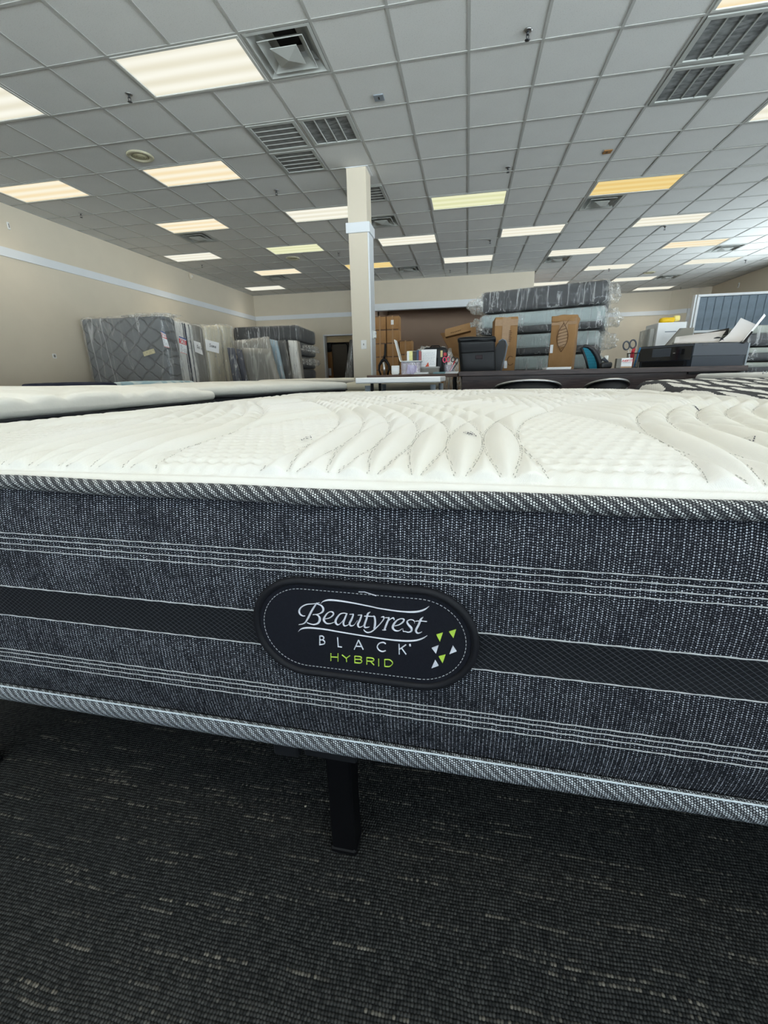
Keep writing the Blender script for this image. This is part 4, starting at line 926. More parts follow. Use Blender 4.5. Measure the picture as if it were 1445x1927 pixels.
# big cardboard carton behind that carries the crumpled sheeting
cx0 = X_at(780, 6.2, 690); t = thing('cardboard_box', 'brown carton under crumpled polythene behind the black case', 'box', (cx0+.35, 6.35, 0)); MB().cbox(-.38, .38, -.2, .25, 0, .92, .006).build('carton', m_card, t); MB().box(-.38, .38, -.01, .06, .9205, .9215).build('tape_strip', m_tape, t)
for k, (a, b, r0) in enumerate(((800, 654, .105), (829, 660, .095), (776, 668, .075))):
    p = pz(a, b, 6.3); heap('crumpled_polythene', ['crumpled clear polythene highest of the heap behind the sheet', 'crumpled clear polythene behind the black case', 'small crumpled polythene left of the white sheet'][k], (p.x, 6.30+.03*k, .935+r0*.9), (r0*.80, .09, r0*.75), m_film2, 11+k)
p = pz(850, 690, 5.1); heap('crumpled_polythene', 'crumpled polythene hanging behind the scissors cup', (p.x, 5.10, .46), (.09, .07, .44), m_film2, 31)
# cup with scissors
p = pz(845, 701, TY+.14); t = thing('pen_cup', 'clear cup holding pink and dark scissors beside the leather chair', 'cup', (p.x, TY+.14, TZ))
MB().lathe([(.045, 0), (.050, .085), (.047, .085), (.042, .004)], n=20).build('cup', m_clearbin, t)
def scissors(label, base, tilt, mh, s_=1.0, grp=None):
    t = thing('scissors', label, 'scissors', base, 0, grp); T = Matrix.Rotation(tilt, 4, 'Y')
    for sg in (-1, 1):
        L_ = [(sg*.018*s_+.017*s_*math.cos(a), 0, .13*s_+.024*s_*math.sin(a)) for a in [2*PI*k/14 for k in range(14)]]
        MB().tube([T @ Vector(q_) for q_ in L_], .0045*s_, 6, closed=True).build('handle', mh, t)
        MB().prism([(sg*.010*s_, .108*s_), (sg*.002*s_, .055*s_), (-sg*.004*s_, .004), (sg*.006*s_, .055*s_)], -.001+sg*.0012, .001+sg*.0012, T=T).build('blade', m_steel, t)
    return t
scissors('pink-handled scissors in the clear cup', (p.x-.018, TY+.14, TZ+.006), -.10, m_pink)
scissors('black-handled scissors in the clear cup', (p.x+.012, TY+.15, TZ+.006), .32, m_blackpl)
for k, (dx_, tl, mm, lb) in enumerate(((.0, .45, m_redpl, 'red marker in the clear cup'), (.012, .62, m_blackpl, 'black marker in the clear cup'))):
    t = thing('marker', lb, 'pen', (p.x+dx_, TY+.125, TZ+.006)); T = Matrix.Rotation(tl, 4, 'Y'); MB().tube([T @ Vector((0, 0, 0)), T @ Vector((0, 0, .09))], .005, 8).build('barrel', mm, t); MB().tube([T @ Vector((0, 0, .09)), T @ Vector((0, 0, .125))], .006, 8).build('cap', mm, t)
for k, (a, b, mm, lb) in enumerate(((815, 838, simple('teal_paper', (.20, .33, .36), .7), 'teal booklet lying on the brown table'), (838, 862, m_paper, 'white papers lying at the right end of the brown table'), (780, 806, m_paper, 'crumpled white receipt before the grey box'))):
    xa, xb = pz(a, 701, TY+.05).x, pz(b, 701, TY+.05).x; t = thing('papers', lb, 'paper', ((xa+xb)/2, TY+.07, TZ))
    for j in range(3): MB().cbox(-(xb-xa)/2, (xb-xa)/2, -.05, .05, .0002+j*.006, .0055+j*.006, .001, T=Rz(.08*(j-1))).build('sheet', mm, t)
t = thing('pennant', 'tiny red pennant on the low grey box', 'flag', (pz(798, 690, TY+.17).x+.01, TY+.18, TZ+.0722)); MB().prism([(0, 0), (.04, .002), (.03, .045)], 0, .002).build('flag', simple('orange_red', (.55, .08, .03), .6), t)

# ------------------------------------------------------------------ office chairs behind the desk
def tall_chair(label, px0, px1, pyt, Y, yaw_=0.0):
    x0, x1 = X_at(px0, Y, 670), X_at(px1, Y, 670); zt = Z_at((px0+px1)/2, pyt, Y); w2 = (x1-x0)/2; t = thing('office_chair', label, 'chair', ((x0+x1)/2, Y, 0), yaw_)
    sh = Matrix.Shear('XY', 4, (0, 0)); T = Matrix(((1, 0, -.10, .10), (0, 1, -.14, .12), (0, 0, 1, 0), (0, 0, 0, 1)))
    MB().cushion(-w2*.95, w2*.93, -.035, .08, .50, zt-.035, .04, .07, lambda p, n: .006*math.sin(p.z*18)*abs(n.y), T=T).build('backrest', m_leather, t)
    MB().cushion(-w2*.97, w2*.97, -.037, .085, zt-.07, zt, .03, .06, lambda p, n: .006*wob(p, 14), T=T).build('headrest', m_leather, t)
    MB().tube([T @ Vector((-w2*.85, -.034, zt-.17)), T @ Vector((0, -.042, zt-.165)), T @ Vector((w2*.85, -.034, zt-.16))], .005, 6).build('seam', m_black, t)
    MB().cbox(-w2*.12, w2*.25, -.04, -.03, zt-.24, zt-.20, .004, T=T).build('emblem_plate', simple('plum_plate', (.03, .016, .02), .4), t)
    MB().cushion(-w2, w2, .05, .55, .42, .52, .045, .12).build('seat', m_leather, t)
    MB().tube([(0, .3, .09), (0, .3, .42)], .03, 12).build('gas_column', m_black, t)
    for k in range(5):
        a = 2*PI*k/5+.3; lg = MB().tube([(0, .3, .10), (.3*math.cos(a), .3+.3*math.sin(a), .07)], [.026, .016], 8).build('base_arm', m_black, t); MB().lathe([(.01, -.028), (.028, -.02), (.028, .02), (.01, .028)], n=12, T=Tr(.3*math.cos(a), .3+.3*math.sin(a), .031) @ Matrix.Rotation(PI/2, 4, 'X')).build('caster', m_blackpl, lg)
    for sg in (-1, 1): MB().tube([(sg*w2*.95, .12, .50), (sg*(w2+.04), .16, .66), (sg*(w2+.04), .42, .67), (sg*w2*.95, .46, .48)], .018, 8).build('armrest', m_blackpl, t)
    return t
tall_chair('tall black leather office chair behind the dark desk', 861, 934, 634, 5.35)
# slimmer second chair seen edge on
t = thing('office_chair', 'second black office chair seen edge-on beside the leather one', 'chair', (0, 0, 0)); Y2 = 6.05
P = [(930, 697), (926, 680), (930, 662), (938, 644), (944, 640), (950, 642), (952, 650), (949, 668), (943, 690), (940, 700)]
Q = [(lambda v: (v.x, v.z))(at_y(a, b, Y2)) for a, b in P]; cq = (sum(a for a, _ in Q)/len(Q), sum(b for _, b in Q)/len(Q)); zmn = min(b for _, b in Q)
MB().prism(Q, Y2, Y2+.38).build('backrest', m_leather, t)
MB().tube([(lambda v: (v.x, Y2-.002, v.z))(at_y(a, b, Y2)) for a, b in [(942, 700), (946, 686), (951, 666), (954, 650), (951, 641), (945, 638.5), (938, 643)]], .010, 6).build('shell_edge', simple('grey_blue_shell', (.16, .19, .23), .4), t)
MB().cushion(cq[0]-.08, cq[0]+.38, Y2-.02, Y2+.42, .40, .48, .035, .12).build('seat', m_leather, t); MB().tube([(cq[0]+.15, Y2+.2, .0), (cq[0]+.15, Y2+.2, .40)], .03, 10).lathe([(.26, 0), (.25, .02), (.05, .06)], (cq[0]+.15, Y2+.2, 0), 20).build('pedestal', m_black, t)
MB().cbox(Q[0][0]-.005, Q[0][0]+.06, Y2+.12, Y2+.24, .42, zmn+.03, .005).build('back_bracket', m_black, t)
# blue mesh chair
YM = 5.25; t = thing('office_chair', 'black-framed office chair with teal mesh back behind the desk', 'chair', (0, 0, 0))
FR_ = [(1108, 700), (1103, 678), (1098, 664), (1094.5, 655), (1099, 651.5), (1107, 652), (1117, 657), (1125, 668), (1130, 682), (1131, 700)]
Pm = [at_y(a, b, YM) for a, b in FR_]; cm = sum(Pm, Vector())/len(Pm)
rr = [.012, .012, .013, .014, .018, .020, .026, .030, .030, .028]
MB().tube([Vector((v.x+(.012 if i > 5 else 0)*-1, v.y, v.z)) for i, v in enumerate(Pm)], rr, 8).build('back_frame', m_blackpl, t)
m_teal = simple('teal_mesh', (.03, .30, .42), .6); mesh_ = MB()
for i in range(22):
    zz_ = .745+i*.0148; xs = []
    for (a, b) in zip(Pm, Pm[1:]):
        if (a.z-zz_)*(b.z-zz_) <= 0 and abs(a.z-b.z) > 1e-6: xs.append(a.x+(b.x-a.x)*(zz_-a.z)/(b.z-a.z))
    if len(xs) >= 2: mesh_.cbox(min(xs)+.004, max(xs)-.012, YM-.003, YM+.004, zz_, zz_+.009, .001)
tag(mesh_.build('mesh_ribs', m_teal, t), kind='stuff'); QQ = [(v.x, v.z) for v in Pm]; MB().prism(QQ, YM+.006, YM+.009).build('mesh_backing', simple('deep_teal_mesh', (.01, .09, .13), .8), t)
MB().cushion(cm.x-.2, cm.x+.22, YM+.04, YM+.46, .42, .49, .03, .12).build('seat', m_leather, t); MB().tube([(cm.x, YM+.25, 0), (cm.x, YM+.25, .42)], .028, 10).lathe([(.27, 0), (.26, .02), (.05, .07)], (cm.x, YM+.25, 0), 20).build('pedestal', m_black, t)
MB().tube([(Pm[-1].x-.03, YM+.01, Pm[-1].z+.02), (cm.x+.05, YM+.03, .55), (cm.x, YM+.12, .44)], .018, 8).build('back_stem', m_black, t)
# ------------------------------------------------------------------ things on the dark desk
DZ_ = .7500
# box of labels with red lettering
p0, p1 = at_y(1161, 692, DY+.12), at_y(1181, 692, DY+.12); hw = (p1.x-p0.x)/2; t = thing('small_carton', 'small white carton with red slanted lettering beside the wire cup', 'box', ((p0.x+p1.x)/2, DY+.03, DZ_), -.05)
MB().cbox(-hw, hw, 0, .06, 0, .078, .002).build('carton', m_paper, t); MB().box(-hw, hw, -.0008, 0, 0, .012).build('tan_base', m_tape, t)
MB().cbox(-hw-.035, -hw-.001, .0, .06, 0, .076, .002).build('card_stack', m_greyfab, t)
letters(MB(), 'AVERITT', (-hw+.004, -.001, .048), (1, 0, 0), (0, 0, 1), .016, .0028, (0, -.0012, 0), .25, .10, .68).build('red_lettering', m_red, t); MB().box(-hw+.008, hw-.012, -.0018, -.0008, .040, .0415).build('underline', m_ink, t)
# black tape gun
p = at_y(1143, 692, DY+.25); t = thing('tape_gun', 'black tape gun with a white roll beside the teal mesh chair', 'tape dispenser', (p.x, DY+.25, DZ_))
MB().cushion(-.055, .04, 0, .05, 0, .055, .018, .02).build('body', m_blackpl, t); MB().tube([(.0, .02, .05), (-.035, .02, .082), (-.055, .02, .07)], [.014, .016, .010], 8).build('grip', m_greypl, t)
MB().lathe([(.016, 0), (.016, .055)], (-.012, .03, .055), 14).build('roll', m_whitepl, t)
# wire cup
p0, p1 = at_y(1181, 691, DY+.10), at_y(1206, 691, DY+.10); cx_ = (p0.x+p1.x)/2; rc = (p1.x-p0.x)/2*.95
t = thing('wire_cup', 'black wire mesh pen cup holding scissors beside the printer', 'cup', (cx_, DY+.16, DZ_))
MB().lathe([(rc*.9, 0), (rc*.9, .004)], n=20).build('base', m_black, t); MB().tube([(rc*math.cos(a), rc*math.sin(a), .118) for a in [2*PI*k/20 for k in range(20)]], .003, 6, closed=True).build('rim', m_black, t)
wm = MB()
for k in range(28): a = 2*PI*k/28; wm.tube([(rc*.9*math.cos(a), rc*.9*math.sin(a), .003), (rc*math.cos(a), rc*math.sin(a), .118)], .0009, 4)
for k in range(12): r_ = rc*(.9+.1*k/12); wm.tube([(r_*math.cos(a), r_*math.sin(a), .006+.0093*k) for a in [2*PI*j/20 for j in range(20)]], .0009, 4, closed=True)
tag(wm.build('wire_mesh', m_black, t), kind='stuff')
t = scissors('large black-handled scissors standing in the wire cup', (cx_-.006, DY+.16, DZ_+.006), -.20, m_greypl, 1.42)
for k, (dx_, tl, zt, mm, lb) in enumerate(((-.008, .05, .150, m_redpl, 'short red marker in the wire cup'), (.010, .0, .165, m_redpl, 'taller red marker in the wire cup'), (.022, .18, .158, m_blue, 'blue pen in the wire cup by the printer'), (-.02, .12, .145, m_pink, 'crimson pen in the wire cup'))):
    t = thing('marker', lb, 'pen', (cx_+dx_-.01, DY+.15+.012*(k % 2), DZ_+.006)); T = Matrix.Rotation(tl, 4, 'Y'); MB().tube([T @ Vector((0, 0, 0)), T @ Vector((0, 0, zt-.035))], .0058, 8).build('barrel', mm, t); MB().tube([T @ Vector((0, 0, zt-.035)), T @ Vector((0, 0, zt))], .0070, 8).build('cap', mm, t)
# sheets lying near the desk edge
p0, p1 = at_y(1028, 694, DY+.2), at_y(1075, 694, DY+.2); t = thing('papers', 'white sheets lying on the desk before the tall cartons', 'paper', ((p0.x+p1.x)/2, DY+.3, DZ_))
for j in range(3): MB().cbox(-(p1.x-p0.x)/2, (p1.x-p0.x)/2, -.08, .1, .0003+j*.007, .0065+j*.007, .001, T=Rz(.03*j)).build('sheet', m_paper, t)
# printer
A_ = at_y(1300, 688, DY+.14); B_ = at_y(1400, 688, DY+.26); C_ = at_y(1199, 690, DY+.50)
ex = Vector((B_.x-A_.x, B_.y-A_.y, 0)); ey = Vector((C_.x-A_.x, C_.y-A_.y, 0)); lx, ly = ex.length, ey.length
zt = Z_at(1300, 646, A_.y)-DZ_
prn = thing('printer', 'dark grey multifunction printer on the right end of the desk', 'printer', (A_.x, A_.y, DZ_), math.atan2(ex.y, ex.x))
eyl = Vector((ey.dot(ex.normalized()), ey.dot(Vector((-ex.y, ex.x, 0)).normalized()), 0))
def sk(a, b, inset=0): return (ex.normalized()*0).x+a*lx+b*eyl.x, b*eyl.y+0*a
poly = [sk(0, 0), sk(1, 0), sk(1, 1), sk(0, 1)]
def shrink(P, f): c = (sum(a for a, b in P)/4, sum(b for a, b in P)/4); return [(c[0]+(a-c[0])*f, c[1]+(b-c[1])*f) for a, b in P]
MB().prism(shrink(poly, .97), 0, zt*.46, plane='xy').build('lower_body', simple('navy_grey_plastic', (.020, .026, .036), .45), prn)
MB().prism(poly, zt*.47, zt*.97, plane='xy').build('upper_body', m_greypl, prn)
MB().prism(shrink(poly, .985), zt*.97, zt, plane='xy').build('scanner_lid', m_blackpl, prn)
def fr_pt(b, z_, o=0): # on the left (control) face: runs from A to C
    q_ = Vector((b*eyl.x, b*eyl.y, z_)); nrm_ = Vector((-eyl.y, eyl.x, 0)).normalized(); return q_+nrm_*o
def fpanel(b0, b1, z0, z1, o, m, nm):
    s1 = [fr_pt(b0, z0), fr_pt(b1, z0), fr_pt(b1, z1), fr_pt(b0, z1)]; s2 = [fr_pt(b0, z0, o), fr_pt(b1, z0, o), fr_pt(b1, z1, o), fr_pt(b0, z1, o)]
    MB().add(s1+s2, [(3, 2, 1, 0), (4, 5, 6, 7), (0, 1, 5, 4), (1, 2, 6, 5), (2, 3, 7, 6), (3, 0, 4, 7)]).build(nm, m, prn)
sgn = 1 if fr_pt(.5, 0, .01).x < fr_pt(.5, 0, 0).x else -1
m_gloss = simple('gloss_black_plastic', (.008, .009, .011), .12, spec=.6)
fpanel(.02, .98, zt*.30, zt*.90, sgn*.012, m_gloss, 'front_bezel'); fpanel(.38, .72, zt*.48, zt*.86, sgn*.016, m_greypl, 'control_panel'); fpanel(.08, .85, zt*.06, zt*.26, sgn*.05, m_black, 'output_tray'); fpanel(.14, .19, zt*.55, zt*.78, sgn*.015, m_black, 'card_slot'); fpanel(.30, .335, zt*.60, zt*.64, sgn*.015, m_steel, 'logo_bar')
MB().box(lx*.14, lx*.24, -.003, .003, zt*.91, zt*.975).build('lid_notch', m_blackpl, prn)
MB().prism([(lx, -.002), (lx+.012, -.002), (lx+.008, .02), (lx, .02)], zt*.02, zt*.97, plane='xy').build('edge_trim', m_greymetal, prn)
# paper feed standing up at the back with papers
def sheet(name, label, quad_px, Y0, Y1, sagv, m, cat='paper', n=8, th=.0012, ptop=None):
    """curved sheet between two pixel edges standing at depths Y0 (low edge) and Y1 (high edge)"""
    (a, b), (c, d) = quad_px[:2], quad_px[2:]
    L0, L1 = at_y(*a, Y0), at_y(*b, Y0); H0, H1 = at_y(*c, Y1), at_y(*d, Y1); V = []
    for i in range(n+1):
        f = i/n; s_ = -sagv*math.sin(PI*f)
        for g in range(n+1): h = g/n; p_ = (L0.lerp(L1, h)).lerp(H0.lerp(H1, h), f); V.append(p_+Vector((0, 0, s_*(1+.3*math.sin(h*5)))))
    m_ = n+1; F = [(i*m_+j, i*m_+j+1, (i+1)*m_+j+1, (i+1)*m_+j) for i in range(n) for j in range(n)]
    N0 = len(V); V2 = [p_+Vector((0, .5*th, -th)) for p_ in V]; F2 = [tuple(k+N0 for k in f[::-1]) for f in F]
    edge = [j for j in range(m_)]+[i*m_+n for i in range(1, m_)]+[n*m_+j for j in range(n-1, -1, -1)]+[i*m_ for i in range(n-1, 0, -1)]
    F3 = [(edge[k], edge[(k+1) % len(edge)], edge[(k+1) % len(edge)]+N0, edge[k]+N0) for k in range(len(edge))]
    o = MB().add(V+V2, F+F2+F3, 0, True).build(name, m); tag(o, label, cat); return o
PB = A_.y+.04
m_paperw = simple('warm_paper', (.56, .54, .53), .8, var=.05)
sheet('paper_sheet', 'large curled off-white sheet rising from the printer', [(1352, 643.5), (1392, 643.5), (1394, 598), (1424, 611)], PB+.12, PB+.36, .03, m_paperw)
sheet('paper_sheet', 'thin white sheet standing steepest above the printer, pointing up right', [(1396, 643), (1401, 641), (1438, 590), (1441, 594)], PB+.14, PB+.38, .004, m_paper)
sheet('paper_sheet', 'pale blue sheet behind the curled one over the printer', [(1368, 632), (1385, 628), (1378, 618), (1392, 606)], PB+.30, PB+.42, .01, simple('pale_blue_paper', (.42, .52, .60), .7))
sheet('feed_tray', 'black slanted paper support behind the printer papers', [(1396, 645), (1401, 645), (1414, 623), (1417, 624)], PB+.05, PB+.16, 0, m_black, 'tray', th=.006)
sheet('paper_sheet', 'long wrinkled sheet lying over the left of the printer lid', [(1268, 646), (1352, 644), (1272, 634), (1366, 622)], PB+.10, PB+.33, -.012, m_paperw)
sheet('feed_tray', 'black flap showing above the wrinkled sheet on the printer', [(1300, 636), (1370, 628), (1303, 631), (1372, 617)], PB+.36, PB+.44, -.008, m_black, 'tray', th=.008)
t = thing('paper_roll', 'rolled paper end lying on the printer lid at left', 'paper', (0, 0, 0)); p = at_y(1268, 641, PB+.2); MB().tube([(p.x, p.y, DZ_+zt+.016), (p.x+.10, p.y+.03, DZ_+zt+.018)], [.015, .013], 14).build('roll', m_film3, t)
# arched black part over papers
p = at_y(1350, 640, PB+.16); t = thing('document_holder', 'black arch-shaped holder among the papers on the printer', 'holder', (p.x, p.y, DZ_+zt+.001)); MB().prism([(-.075+.15*k/12, .055*math.sin(PI*k/12)) for k in range(13)], 0, .012).build('arch', m_black, t)

# ------------------------------------------------------------------ tall cartons
def carton(label, px0, px1, pyt, Y, dep, rz=0, group=None, extras=True):
    x0, x1 = X_at(px0, Y, 650), X_at(px1, Y, 650); zt = Z_at((px0+px1)/2, pyt, Y); w2 = (x1-x0)/2
    t = thing('tall_carton', label, 'box', ((x0+x1)/2, Y, 0), rz, group); MB().cushion(-w2, w2, 0, dep, 0, zt, .012, .18, lambda p, n: .005*wob(p, 3)).build('carton', m_card, t)
    MB().cbox(-w2*.35, w2*.35, -.006, -.002, zt-.36, zt+.004, .001).build('tape_strip', m_tape, t); MB().cbox(-w2*.99, w2*.99, -.0055, -.001, zt-.10, zt-.02, .001).build('tape_strip', m_tape, t)
    return t, w2, zt
t, w2, zt = carton('tall brown carton left of the pair before the wrapped stack', 929, 972, 598, 6.55, .36, .04)
MB().box(w2*.0, w2*.28, -.007, -.0055, .80, .90).build('shipping_label', m_paper, t); ink = MB()
for k in range(7): ink.box(w2*.25, w2*(.45+.04*(k % 3)), -.0075, -.006, 1.15+.022*k, 1.158+.022*k)
ink.tube([(w2*.55+.045*math.cos(a), -.008, .90+.06*math.sin(a)) for a in [PI*.3+1.5*PI*k/10 for k in range(11)]], .004, 4); tag(ink.build('printing', simple('brown_ink', (.13, .07, .035), .8), t), kind='stuff')
for sg in (-1, 1): MB().cbox(sg*w2*.55-w2*.42, sg*w2*.55+w2*.42, .0, .16, zt-.004, zt+.010, .002, T=Tr(0, 0, 0)).build('flap', m_card, t)
t, w2, zt = carton('tall brown carton right of the pair, with a fish emblem', 1034, 1080, 595, 6.15, .40, -.28)
e = MB(); n = 16
for sg in (-1, 1): e.tube([(.0+sg*.075*math.sin(PI*k/n)*w2/.17, -.009, .98+.34*k/n) for k in range(n+1)], .004, 4)
for k in range(1, 9): e.tube([(-.06*math.sin(PI*k/9), -.009, .98+.34*k/9-.01), (.06*math.sin(PI*k/9), -.009, .98+.34*k/9+.015)], .003, 4)
e.tube([(.02, -.009, 1.30), (.06, -.009, 1.36), (-.02, -.009, 1.36), (.0, -.009, 1.32)], .003, 4).build('fish_emblem', simple('brown_ink2', (.12, .06, .03), .8), t)
MB().box(-w2*.92, -w2*.68, -.0075, -.0055, .97, 1.07).build('shipping_label', m_paper, t)
MB().cushion(-w2*1.02, w2*1.02, -.012, .41, zt-.07, zt+.012, .02, .06, lambda p, n: .010*wob(p, 13)).build('torn_flaps', m_card, t)
for k in range(2): MB().box(-w2-.007, -w2-.0055, .10+.08*k, .15+.08*k, .86-.03*k, .93-.03*k).build('shipping_label', m_paper, t)

# ------------------------------------------------------------------ wrapped stack behind the desk
L_, R_ = at_y(906, 574, 8.05), at_y(1141, 558, 7.5); ang = math.atan2(R_.y-L_.y, R_.x-L_.x); wid = math.hypot(R_.x-L_.x, R_.y-L_.y)
lay = [(2.045, 1.70), (1.69, 1.36), (1.35, 1.02), (1.01, .68), (.67, .345), (.335, 0.0)]
wrapn = [('black mattress in clear wrap topping the stack behind the desk', 0), ('seafoam wrapped mattress directly under the black one behind the desk', 1), ('seafoam wrapped mattress third from the top behind the desk', 2), ('seafoam wrapped mattress fourth from the top behind the desk', 3), ('seafoam wrapped mattress fifth from the top behind the desk', 4), ('lowest seafoam wrapped mattress behind the desk', 5)]
for (lb, k) in wrapn:
    z1, z0 = lay[k]; t = thing('wrapped_mattress', lb, 'mattress', (L_.x, L_.y, 0), ang, 'wrapped mattresses stacked behind the desk'); o_ = [0, .0, -.03, .02, 0, .02][k]
    d_ = lambda p, n: .012*wob(p, 3)*(1-abs(n.z))
    if k == 0: MB().cushion(o_, wid+o_, 0, 1.5, z0+.01, z1-.012, .06, .12, d_).build('body', m_darkwrap, t)
    else:
        MB().cushion(o_, wid+o_, 0, 1.5, z0+.10, z1-.012, .05, .12, d_).build('body', m_foam, t); MB().cushion(o_+.005, wid+o_-.005, .005, 1.495, z0+.01, z0+.115, .03, .2).build('dark_border', m_charcoal, t)
    MB().cushion(o_-.035, wid+o_+.035, -.022, 1.52, z0+.002, z1-.001, .07, .09, lambda p, n: (.012*wob(p, 6)+.008*wob(p, 17))*(1-abs(n.z))).build('plastic_wrap', m_film, t)
    if k < 3:
        heap('loose_wrap', None, (o_-.10, .25, (z0+z1)/2-.03), (.16, .30, .13), m_film2, 50+k, t); heap('loose_wrap', None, (wid+o_+.08, .35, (z0+z1)/2), (.15 if k else .09, .35, .13), m_film2, 60+k, t)
# leaning cardboard left of the stack
t = thing('flat_carton', 'long narrow carton leaning left of the wrapped stack', 'box', (0, 0, 0)); Yc = 7.35
Q = [(lambda v: (v.x, v.z))(at_y(a, b, Yc)) for a, b in [(838, 634), (837, 620), (884, 607), (886, 622)]]; MB().prism(Q, Yc, Yc+.30).build('carton', m_card, t)
ink = MB(); v0, v1 = at_y(848, 626.5, Yc-.004), at_y(868, 621, Yc-.004)
for k in range(6): a = v0.lerp(v1, k/6); b = v0.lerp(v1, k/6+.11); ink.tube([a, b], .006, 4)
tag(ink.build('printing', simple('brown_ink3', (.12, .07, .03), .8), t), kind='stuff')
t = thing('flat_carton', 'big folded cardboard sheet leaning under the long narrow carton', 'box', (0, 0, 0)); Yc = 7.75
Q = [(lambda v: (v.x, v.z))(at_y(a, b, Yc)) for a, b in [(829, 628), (858, 620), (895, 615), (900, 700), (866, 712), (845, 712), (850, 668)]]; z0 = min(b for a, b in Q); Q = Q[:4]+[(Q[3][0]-.02, 0), (Q[5][0]+.05, 0)]+[Q[6]]
MB().prism(Q, Yc, Yc+.05).build('sheet', m_card, t); MB().prism([(Q[0][0]-.005, Q[0][1]), (Q[0][0]+.04, Q[0][1]+.012), (Q[6][0]+.10, Q[6][1]), (Q[6][0]+.03, Q[6][1])], Yc-.03, Yc-.002).build('folded_flap', m_card, t)

# stack of cartons in the alcove mouth
YB_ = 10.6; rowz = []
def colbox(px0, px1, rows, dep=.42, tag_='left'):
    x0, x1 = X_at(px0, YB_, 640)+.004, X_at(px1, YB_, 640)-.004
    for i, (z0, z1) in enumerate(rows):
        t = thing('cardboard_box', f'{tag_}, {["bottom box", "second box up", "third box up", "fourth box up", "fifth box up", "sixth box up", "seventh box up"][i]}', 'box', ((x0+x1)/2, YB_, z0), random.uniform(-.02, .02), 'cartons stacked in the alcove mouth')
        w2 = (x1-x0)/2-.004; MB().cbox(-w2, w2, 0, dep, .003, z1-z0, .006).build('carton', m_card, t); MB().cbox(-w2*.12, w2*.12, -.003, -.001, .0, z1-z0, .001).build('tape_strip', m_tape, t); MB().box(-w2, w2, -.0015, 0, (z1-z0)-.020, (z1-z0)-.004).build('gap_shade', m_brownlam, t)  # dark brown strip near each top paints the shadowed gap between boxes
        if i == len(rows)-1 and tag_.startswith('middle'): MB().box(-w2*.25, w2*.2, -.005, -.003, .10, .20).build('shipping_label', m_paper, t)
zt = Z_at(718, 594.5, YB_); hh = zt/7
colbox(703, 727, [(i*hh, (i+1)*hh) for i in range(7)], tag_='left column of cartons beside the column')
colbox(727.2, 750.5, [(i*hh, (i+1)*hh) for i in range(7)], tag_='middle column of cartons beside the column')
z5 = Z_at(762, 640.5, YB_); colbox(751, 774.5, [(i*z5/5, (i+1)*z5/5) for i in range(5)], tag_='right, lower column of cartons')

# ------------------------------------------------------------------ far right: framed panel, white carton, board, wrapped stack
YP_ = 8.0; x0 = X_at(1311, YP_, 556); z1 = Z_at(1313, 555, YP_); z0 = Z_at(1308, 627, YP_); x1 = x0+1.75
t = thing('channel_panel', 'grey vertical-channel panel in a white frame at the right edge', 'panel', (0, 0, 0), 0)
m_velvet = simple('grey_blue_velvet', (.15, .19, .23), .7, var=.35, vs=9, bs=.5, bd=.004, bscale=30)
fw = .035
MB().cbox(x0, x1, YP_-.05, YP_+.05, z1-fw, z1, .004).build('top_rail', m_trim, t); MB().cbox(x0, x0+fw, YP_-.05, YP_+.05, z0, z1-fw, .004).build('side_rail', m_trim, t); MB().cbox(x1-fw, x1, YP_-.05, YP_+.05, z0, z1-fw, .004).build('side_rail', m_trim, t); MB().cbox(x0+fw, x1-fw, YP_-.05, YP_+.05, z0, z0+fw, .004).build('bottom_rail', m_trim, t)
MB().cbox(x0-.03, x0-.004, YP_-.03, YP_+.05, z0, z1, .003).build('outer_strip', m_trim, t)
cwid = (X_at(1353, YP_, 600)-X_at(1338, YP_, 600)); nx_ = int((x1-x0-2*fw)/cwid)
cwid = (x1-x0-2*fw)/nx_; CM = None
for k in range(nx_):
    xx = x0+fw+k*cwid
    if CM is None: o = MB().cushion(-cwid/2+.001, cwid/2-.001, -.03, .03, 0, z1-z0-2*fw, .012, .06, lambda p, n: .003*wob(p, 6)).build('channel', m_velvet, t); CM = o.data
    else: o = bpy.data.objects.new('channel', CM); COL.objects.link(o); o.parent = t
    o.location = (xx+cwid/2, YP_, z0+fw)
for xx in (x0+.01, x1-.05): MB().cbox(xx, xx+.04, YP_-.02, YP_+.02, 0, z0, .003).build('post', m_trim, t)
# white carton with yellow dispenser
Yw = 6.4; xa, xb = X_at(1237, Yw, 620), X_at(1291, Yw, 620); zt = Z_at(1262, 606.5, Yw)
t = thing('white_carton', 'tall white carton with a grey printed line beside the framed panel', 'box', ((xa+xb)/2, Yw, 0)); w2 = (xb-xa)/2
MB().cbox(-w2, w2, 0, .40, 0, zt, .005).build('carton', m_paper, t); MB().box(-w2*.45, w2*.35, -.002, 0, zt-.115, zt-.103).build('printed_line', m_greymetal, t)
MB().cbox(-w2-.07, -w2-.003, .05, .40, 0, zt-.06, .01).build('shaded_side', m_film3, t)  # added grey slab stands in for the shading on the carton's side
t = thing('tape_dispenser', 'yellow tape dispenser lying on the white carton', 'tape dispenser', ((xa+xb)/2-.01, Yw+.06, zt+.001))
MB().cushion(-.11, .06, 0, .09, 0, .065, .028, .03, lambda p, n: .003*wob(p, 20)).build('body', m_yellow, t); MB().cushion(.045, .12, .01, .08, .02, .085, .02, .03).build('nose', simple('pale_yellow', (.85, .72, .25), .5), t)
